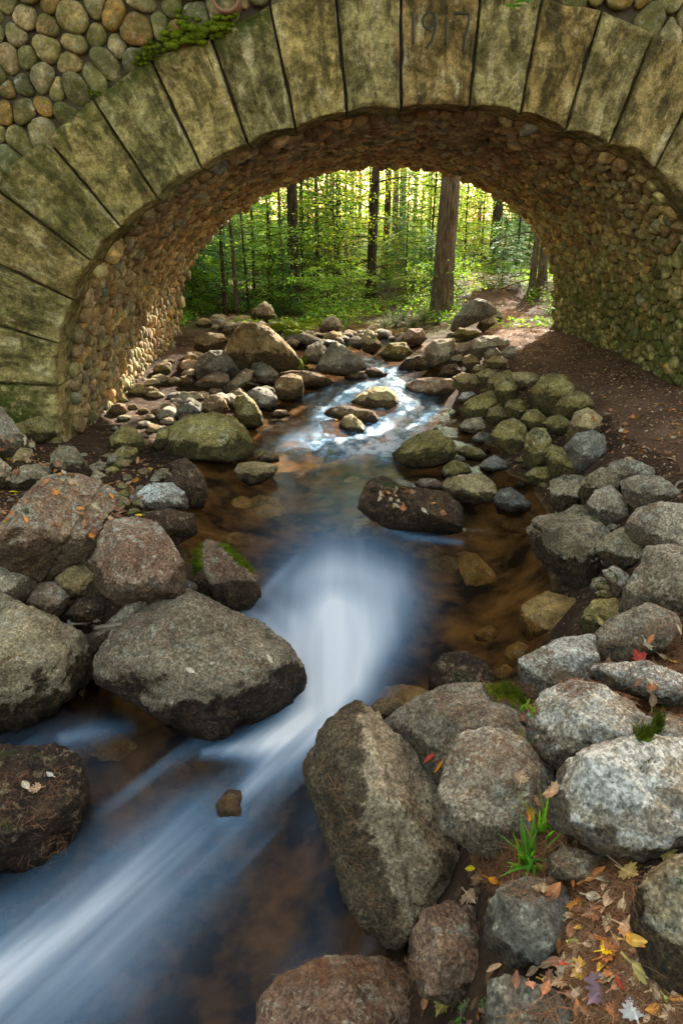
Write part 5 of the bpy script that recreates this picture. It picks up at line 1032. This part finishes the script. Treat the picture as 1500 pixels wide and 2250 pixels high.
def conif(H, lo, R, nb, seed, L=.12, per=60):
    r_ = np.random.default_rng(seed); rr = random.Random(seed); Cs = []; Ds = []; br = MB()
    for i in range(nb):
        q = (i+.5)/nb; z = H*(lo+(1-lo)*q); a = i*2.39+rr.uniform(-.4, .4); rad = R*(1-q)**.8*rr.uniform(.7, 1.15)+.12; dd = np.array([math.cos(a), math.sin(a), .12]); t = np.linspace(0, 1, 5)[:, None]
        br.tube(np.array([0, 0, z])+dd*rad*t+np.array([0, 0, -.30*rad])*t**2, np.linspace(.013, .004, 5), 4)
        k_ = int(per*rad/R*2)+8; u_ = r_.uniform(.1, 1., k_)[:, None]; sd_ = r_.choice([-1, 1], (k_, 1))*r_.uniform(0, 1, (k_, 1)); side = np.array([-dd[1], dd[0], 0])
        c_ = np.array([0, 0, z])+dd*rad*u_+side*sd_*rad*.42*(1.05-u_)+np.array([0, 0, -.30*rad])*u_**2+r_.normal(size=(k_, 3))*(.02, .02, .03); Cs.append(c_); Ds.append(dd*.6+side*np.sign(sd_)*.8+r_.normal(size=(k_, 3))*.18+[0, 0, -.12])
    C_ = np.concatenate(Cs); D_ = np.concatenate(Ds); D_ /= np.linalg.norm(D_, axis=1)[:, None]; n_ = len(C_); s = np.cross(D_, np.array([0, 0, 1.])+r_.normal(size=(n_, 3))*.3); s /= np.linalg.norm(s, axis=1)[:, None]; LL = (L*r_.uniform(.6, 1.3, n_))[:, None]
    V = np.stack([C_, C_+D_*LL*.5+s*LL*.16, C_+D_*LL, C_+D_*LL*.5-s*LL*.16], 1).reshape(-1, 3); return br, V, np.arange(n_*4).reshape(-1, 4)
def tree(name, p, builder, mat, barkm, R, H, label, cat, group=None, seed=1, lean=(0, 0), **k):
    root = empty(name, tuple(float(v) for v in p)); tag(root, label, cat, group); br, V, Fx = builder; 
    tm = trunk_mesh('trunk', p, R, H, barkm, root, lean, seed, seg=8, limbs=0)
    o = mesh('crown', V, Fx, mat, root, smooth=False)
    if br.v: br.build('branch_work', barkm, root)
    return root
# big trunks seen through the opening (base px, width px, height, lean, bark)
TRK = [(968, 690, 45, 17, .030, 'bark', 'thickest rough-barked trunk, standing right at the far end of the arch'), (650, 674, 25, 15, -.012, 'barkd', 'dark straight trunk at the left of the opening'), (815, 655, 20, 16, .014, 'barkd', 'dark trunk in the centre of the opening, leftmost of the central three'), (844, 612, 15, 15, .012, 'barkd', 'middle and darkest of the three central trunks'), (862, 606, 15, 15, .01, 'bark', 'paler right trunk of the central three'),
 (1081, 590, 25, 16, .016, 'barkd', 'dark trunk right of the thickest one'), (1167, 640, 15, 8, .01, 'bark', 'slim brown trunk above the far end of the path'), (1190, 640, 20, 14, -.03, 'bark', 'grey trunk half hidden by the right wall'), (497, 695, 9, 9, -.015, 'barkd', 'thin dark stem, leftmost in the opening'), (522, 690, 9, 9, -.03, 'bark', 'thin olive stem next to the leftmost one'), (545, 680, 5, 7, -.02, 'barkd', 'wispy stem left of the far boulder'),
 (621, 668, 7, 9, .0, 'bark', 'slender stem just left of the dark straight trunk'), (700, 640, 9, 10, -.012, 'bark', 'slender pale stem between the left and the central trunks'), (719, 620, 8, 11, .0, 'bark', 'second slender pale stem right of the first'), (744, 615, 10, 12, -.006, 'barkd', 'brown stem left of the curved tree'), (787, 605, 8, 12, .004, 'barkd', 'straight thin stem just left of the central dark trunk'), (937, 590, 7, 12, .012, 'barkd', 'thin stem close left of the thickest trunk'), (1131, 600, 5, 9, .01, 'barkd', 'spindly stem between the dark trunk and the path'),
 (592, 680, 4, 6, .01, 'barkd', 'left of two spindly twin saplings'), (597, 680, 4, 6, -.006, 'barkd', 'right of two spindly twin saplings'), (905, 585, 8, 12, .0, 'bark', 'far grey stem between the central three and the thickest trunk'), (677, 600, 7, 12, .004, 'bark', 'far brown stem right of the dark straight trunk'), (1045, 570, 7, 12, .012, 'bark', 'far stem showing between the thickest and the dark right trunk')]
for i, (x, y, wpx, H, ln_, bk, lab) in enumerate(TRK):
    p = ground_px(x, y); D = p@fw; R = wpx/2*D/FPX; seg = 40 if wpx > 20 else 12; root = empty('forest_tree', tuple(p)); tag(root, lab, 'tree')
    trunk_mesh('trunk', p, R, H, M[bk], root, (ln_, 0), i+3, seg, .10 if wpx > 20 else .06, limbs=24 if wpx > 12 else 12)
    rr = np.random.default_rng(i); nlf = 700 if wpx > 12 else 250; nlf = 60 if abs((p[0]-.5)*math.cos(SUN_AZ)-(p[1]-10.8)*math.sin(SUN_AZ)) < 4.5 else nlf; Rr = 2.0 if wpx > 12 else 1.; q = rr.uniform(0, 1, nlf); a = rr.uniform(0, 6.3, nlf); ra = Rr*(1-q*.8)*np.sqrt(rr.uniform(0, 1, nlf)); zc_ = H*(.62+.4*q); clump = (fbm(np.stack([np.cos(a)*ra, np.sin(a)*ra, zc_], 1)*1.1, 2, i) > -.1)
    Cc = np.stack([np.cos(a)*ra+ln_*zc_, np.sin(a)*ra, zc_], 1)[clump]; V, Fx = leafcloud(Cc, None, .22, rr, .5, .2, .4); mesh('crown', V, Fx, M['lf_con'], root, smooth=False)
# the crooked tree
p = ground_px(738, 610); D = p@fw; root = empty('crooked_tree', tuple(p)); tag(root, 'crooked tree bending right between the slender stems and the central dark trunk', 'tree'); mb = MB()
cp = [(738, 605), (739, 570), (744, 540), (757, 515), (768, 490), (772, 465), (775, 430), (772, 380)]; pt = np.array([ray(a, b)*D-p for a, b in cp]); pt[0, 2] = -.2; mb.tube(pt, np.linspace(.14, .05, 8), 10, rough=.1); mb.tube([pt[3], pt[3]+[-.5, .2, .8], pt[3]+[-1.0, .3, 1.9]], [.06, .04, .02], 6); mb.build('trunk', M['barkd'], root)
rr = np.random.default_rng(77); cc = pt[-1]+rr.normal(size=(500, 3))*(.9, .9, .45)+(0, 0, .7); V, Fx = leafcloud(cc, None, .08, rr); mesh('crown', V, Fx, M['lf_gold'], root, smooth=False)
# understorey: saplings and young conifers
protoD = [decid(5.0, .14, 1.6, 28, 200, .062, s) for s in (1, 2)]+[decid(3.0, .12, 1.15, 22, 180, .058, 3)]+[decid(1.3, .10, .75, 16, 130, .052, 4)]
protoC = [conif(4.5, .05, 1.35, 60, 5, .10, 150), conif(2.2, .03, .8, 40, 6, .10, 90), conif(7.5, .10, 2.1, 80, 7, .13, 150)]
HD = [5.0, 5.0, 3.0, 1.3]; HC = [4.5, 2.2, 7.5]
hidden = {}
def proto(kind, i, mat, name):
    key = (kind, i, mat)
    if key not in hidden:
        b = (protoD if kind == 'd' else protoC)[i]; H = (HD if kind == 'd' else HC)[i]; hidden[key] = dict(obj=None, b=b, H=H, mat=mat, name=name)
    return hidden[key]
def plant(kind, i, mat, x, y, sc, rz, label, cat, name, group=None):
    pr = proto(kind, i, mat, name); z = gz(x, y)-.03
    if pr['obj'] is None: r = tree(name, (x, y, z), pr['b'], M[mat], M['barkd'], .008*pr['H'], pr['H'], label, cat, group, seed=i+1); pr['obj'] = r
    else: r = copy_tree(pr['obj'])
    r.location = (x, y, z); r.rotation_euler = (0, 0, rz); r.scale = (sc, sc, sc); tag(r, label, cat, group)
    if group is None and 'group' in r.keys(): del r['group']
    return r
r_ = random.Random(42)
NAMED = [('d', 2, 'lf_green', 600, 690, 1.0, 'broad-leaved sapling right above the largest far-bank boulder'), ('c', 1, 'lf_con', 625, 690, .7, 'little dark conifer at the foot of the dark straight trunk'), ('d', 3, 'lf_yel', 905, 665, .9, 'pale shrub lit by the sun left of the thickest trunk'), ('c', 1, 'lf_con', 1100, 630, 1.0, 'feathery young conifer right of the dark trunk by the path'), ('c', 0, 'lf_con', 1130, 600, .6, 'blue-green conifer behind the slim brown trunk'),
 ('d', 2, 'lf_yel', 560, 640, 1.1, 'yellow sunlit sapling between the thin left stems'), ('c', 1, 'lf_con', 940, 640, .8, 'dark small conifer behind the pale sunlit shrub'), ('d', 3, 'lf_green', 440, 690, 1.3, 'green bush beside the left wall\'s far edge'), ('c', 0, 'lf_con', 500, 640, .8, 'hemlock-like tree arching over from the left wall'), ('d', 3, 'lf_green', 690, 690, 1.0, 'green bush between the left and central trunks'), ('d', 3, 'lf_green', 770, 680, 1.1, 'green bush below the crooked tree'), ('d', 3, 'lf_yel', 1060, 640, 1., 'sunny bush right of the thickest trunk')]
NAMED += [('c', 2, 'lf_con', 560, 652, .75, 'tall soft-boughed conifer left of the dark straight trunk'), ('c', 0, 'lf_con', 455, 668, .9, 'soft-boughed conifer at the opening\'s left edge'), ('c', 2, 'lf_con', 740, 632, .7, 'tall soft-boughed conifer behind the crooked tree'), ('c', 0, 'lf_con', 890, 640, .8, 'soft-boughed conifer left of the thickest trunk'), ('c', 2, 'lf_con', 665, 640, .8, 'tall soft-boughed conifer right behind the dark straight trunk')]
for kd, i, mt, x, y, sc, lab in NAMED:
    p = ground_px(x, y); plant(kd, i, mt, p[0], p[1], sc, r_.uniform(0, 6), lab, 'shrub' if 'bush' in lab or 'shrub' in lab else 'tree', 'shrub' if 'bush' in lab or 'shrub' in lab else 'sapling' if 'sapling' in lab else 'young_conifer')
def corridor(x, y, w_=2.6):      # the lane of sunlight that reaches the rapids through the arch
    return abs((x-.5)*math.cos(SUN_AZ)-(y-10.8)*math.sin(SUN_AZ)) < w_ and y < 38
def ok_spot(x, y):
    if 17 < y < 30 and x > np.interp(y, [17, 22, 30], [3.2, 4.0, 5.]) and x < np.interp(y, [17, 22, 30], [5.6, 6, 7.2]): return False
    if y < 20.5 and -1.6 < x < 3: return False
    return True
cnt = 0
for j in range(700):
    y = 18.5+42*r_.random()**1.35; half = .36*y+2; x = .8*1+r_.uniform(-1, 1)*half
    if not ok_spot(x, y): continue
    u_ = r_.random()
    if y < 25 and u_ > .72: continue
    if corridor(x, y) and u_ > .3 and y < 34: continue
    if y < 38 and u_ > .55 and x > 0: u_ = .3+.25*r_.random()
    if u_ < .30: k_ = ('d', 3, r_.choice(['lf_green', 'lf_yel', 'lf_green']), r_.uniform(.7, 1.5), 'low leafy shrub of the forest floor beyond the arch', 'shrub', 'shrub', 'low shrubs beyond the arch')
    elif u_ < .55: k_ = ('d', r_.choice([0, 1, 2]), r_.choice(['lf_green', 'lf_yel', 'lf_yel', 'lf_gold']) if y > 24 else r_.choice(['lf_green', 'lf_yel']), r_.uniform(.6, 1.3), 'slim broad-leaved sapling in the woods beyond the arch', 'tree', 'sapling', 'saplings beyond the arch')
    else: k_ = ('c', r_.choice([0, 1, 1, 2] if y > 34 else [0, 1]), 'lf_con', r_.uniform(.6, 1.3), 'young conifer in the woods beyond the arch', 'tree', 'young_conifer', 'young conifers beyond the arch')
    hh = (HD if k_[0] == 'd' else HC)[k_[1]]*k_[3]; tall = 'tall' if hh > 5 else 'mid-height' if hh > 2.4 else 'short'; side = 'left' if x/y < -.04 else 'right' if x/y > .13 else 'middle'; dp = 'near the stream' if y < 24 else 'farther back' if y < 36 else 'far back'
    hue = {'lf_green': 'green', 'lf_yel': 'yellow-green', 'lf_gold': 'golden', 'lf_con': 'dark green'}[k_[2]]; what = {'shrub': 'leafy shrub', 'sapling': 'broad-leaved sapling', 'young_conifer': 'conifer'}[k_[6]]
    plant(k_[0], k_[1], k_[2], x, y, k_[3], r_.uniform(0, 6.3), '%s %s %s %s in the %s of the woods' % (tall, hue, what, dp, side), k_[5], k_[6], k_[7]); cnt += 1
    if cnt > 180: break
# more plain stems behind
st = None
for j in range(15):
    y = r_.uniform(26, 60); x = .8+r_.uniform(-1, 1)*(.34*y+1)
    if corridor(x, y, 3.5): continue
    if st is None:
        st = empty('forest_tree', (x, y, gz(x, y))); trunk_mesh('trunk', None, .16, 15, M['bark'], st, (.0, 0), 9, 10, .06, limbs=14)
        rr = np.random.default_rng(5); q = rr.uniform(0, 1, 500); a = rr.uniform(0, 6.3, 500); ra = 1.9*(1-q*.8)*np.sqrt(rr.uniform(0, 1, 500)); V, Fx = leafcloud(np.stack([np.cos(a)*ra, np.sin(a)*ra, 15*(.5+.52*q)], 1), None, .25, rr, .5, .2, .4); mesh('crown', V, Fx, M['lf_con'], st, smooth=False); o = st
    else: o = copy_tree(st)
    o.location = (x, y, gz(x, y)); s_ = r_.uniform(.55, 1.5); o.scale = (s_, s_, r_.uniform(.8, 1.2)); o.rotation_euler = (r_.gauss(0, .015), r_.gauss(0, .02), r_.uniform(0, 6.3)); tag(o, 'straight stem %s in the %s of the woods' % ('deep' if y > 42 else 'a little way back', 'left' if x/y < -.04 else 'right' if x/y > .13 else 'middle'), 'tree', 'distant stems beyond the arch')
# far wood that reads as one mass
rr = np.random.default_rng(9); n_ = 320000; th = rr.uniform(-.7, .75, n_); rd = rr.uniform(40, 78, n_); h_ = 15*rr.uniform(0, 1, n_); x_, y_ = rd*np.sin(th), rd*np.cos(th); Cc = np.stack([x_, y_, -1.5+.02*rd+h_], 1); kp = fbm(Cc*.30, 3, 4) > -.10; Cc = Cc[kp]
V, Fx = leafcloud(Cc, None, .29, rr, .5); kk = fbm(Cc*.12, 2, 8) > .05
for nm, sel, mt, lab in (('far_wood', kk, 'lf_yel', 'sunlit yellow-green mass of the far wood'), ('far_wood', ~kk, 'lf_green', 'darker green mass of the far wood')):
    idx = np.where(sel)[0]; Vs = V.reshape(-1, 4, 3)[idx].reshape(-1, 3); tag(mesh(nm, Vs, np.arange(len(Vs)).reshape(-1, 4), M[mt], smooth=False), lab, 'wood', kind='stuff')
# forest-floor growth
rr = np.random.default_rng(19); Cs = []
for j in range(12000):
    y = 16.6+28*rr.random()**1.3; x = rr.uniform(-.36*y-1, .36*y+2.5)
    if not (ok_spot(x, y) or (y < 20.5 and gz(x, y) > -2.28 and x < 3.1)) or vnoise(np.array([[x*.7, y*.7, 0.]]), 3)[0] < -.15: continue
    Cs.append((x, y))
Cs = np.array(Cs); zz = terrain_z(Cs[:, 0], Cs[:, 1], False); Cc = np.c_[np.repeat(Cs, 4, 0)+rr.normal(size=(len(Cs)*4, 2))*.07, np.repeat(zz, 4)+rr.uniform(.02, .22, len(Cs)*4)]
V, Fx = leafcloud(Cc, None, .10, rr, .4); tag(mesh('ground_cover', V, Fx, M['lf_green'], smooth=False), 'low green herbs covering the forest floor beyond the arch', 'undergrowth', kind='stuff')
# sprigs reaching in front of the bridge
def sprig(x, y, Yd, npx, label, seed):
    p = onY(x, y, Yd); r_ = np.random.default_rng(seed); root = empty('leafy_sprig', tuple(p+[0, 0, .0])); tag(root, label, 'branch'); k_ = npx*Yd/FPX; mb = MB(); sg_ = 0 if y < 200 else -1.; mb.tube(np.array([[0, 0, 0], [k_*.3+sg_*.2, .0, k_*.5], [k_*.4+sg_*.9, YF-.1-p[1], 1.9 if y < 200 else .5]]), [.004, .006, .01], 6); mb.build('twig', M['twig'], root)
    C_ = r_.normal(size=(26, 3))*(k_*.45, .05, k_*.10); V, Fx = leafcloud(C_, None, k_*.42, r_, .15); mesh('leaves', V, Fx, M['fern'], root, smooth=False)
sprig(1145, 4, 7.6, 34, 'green leafy sprig hanging in front of the ring stones at the top edge', 4)
sprig(2, 690, 6.5, 20, 'green sprig at the left edge before the ring stones', 5)
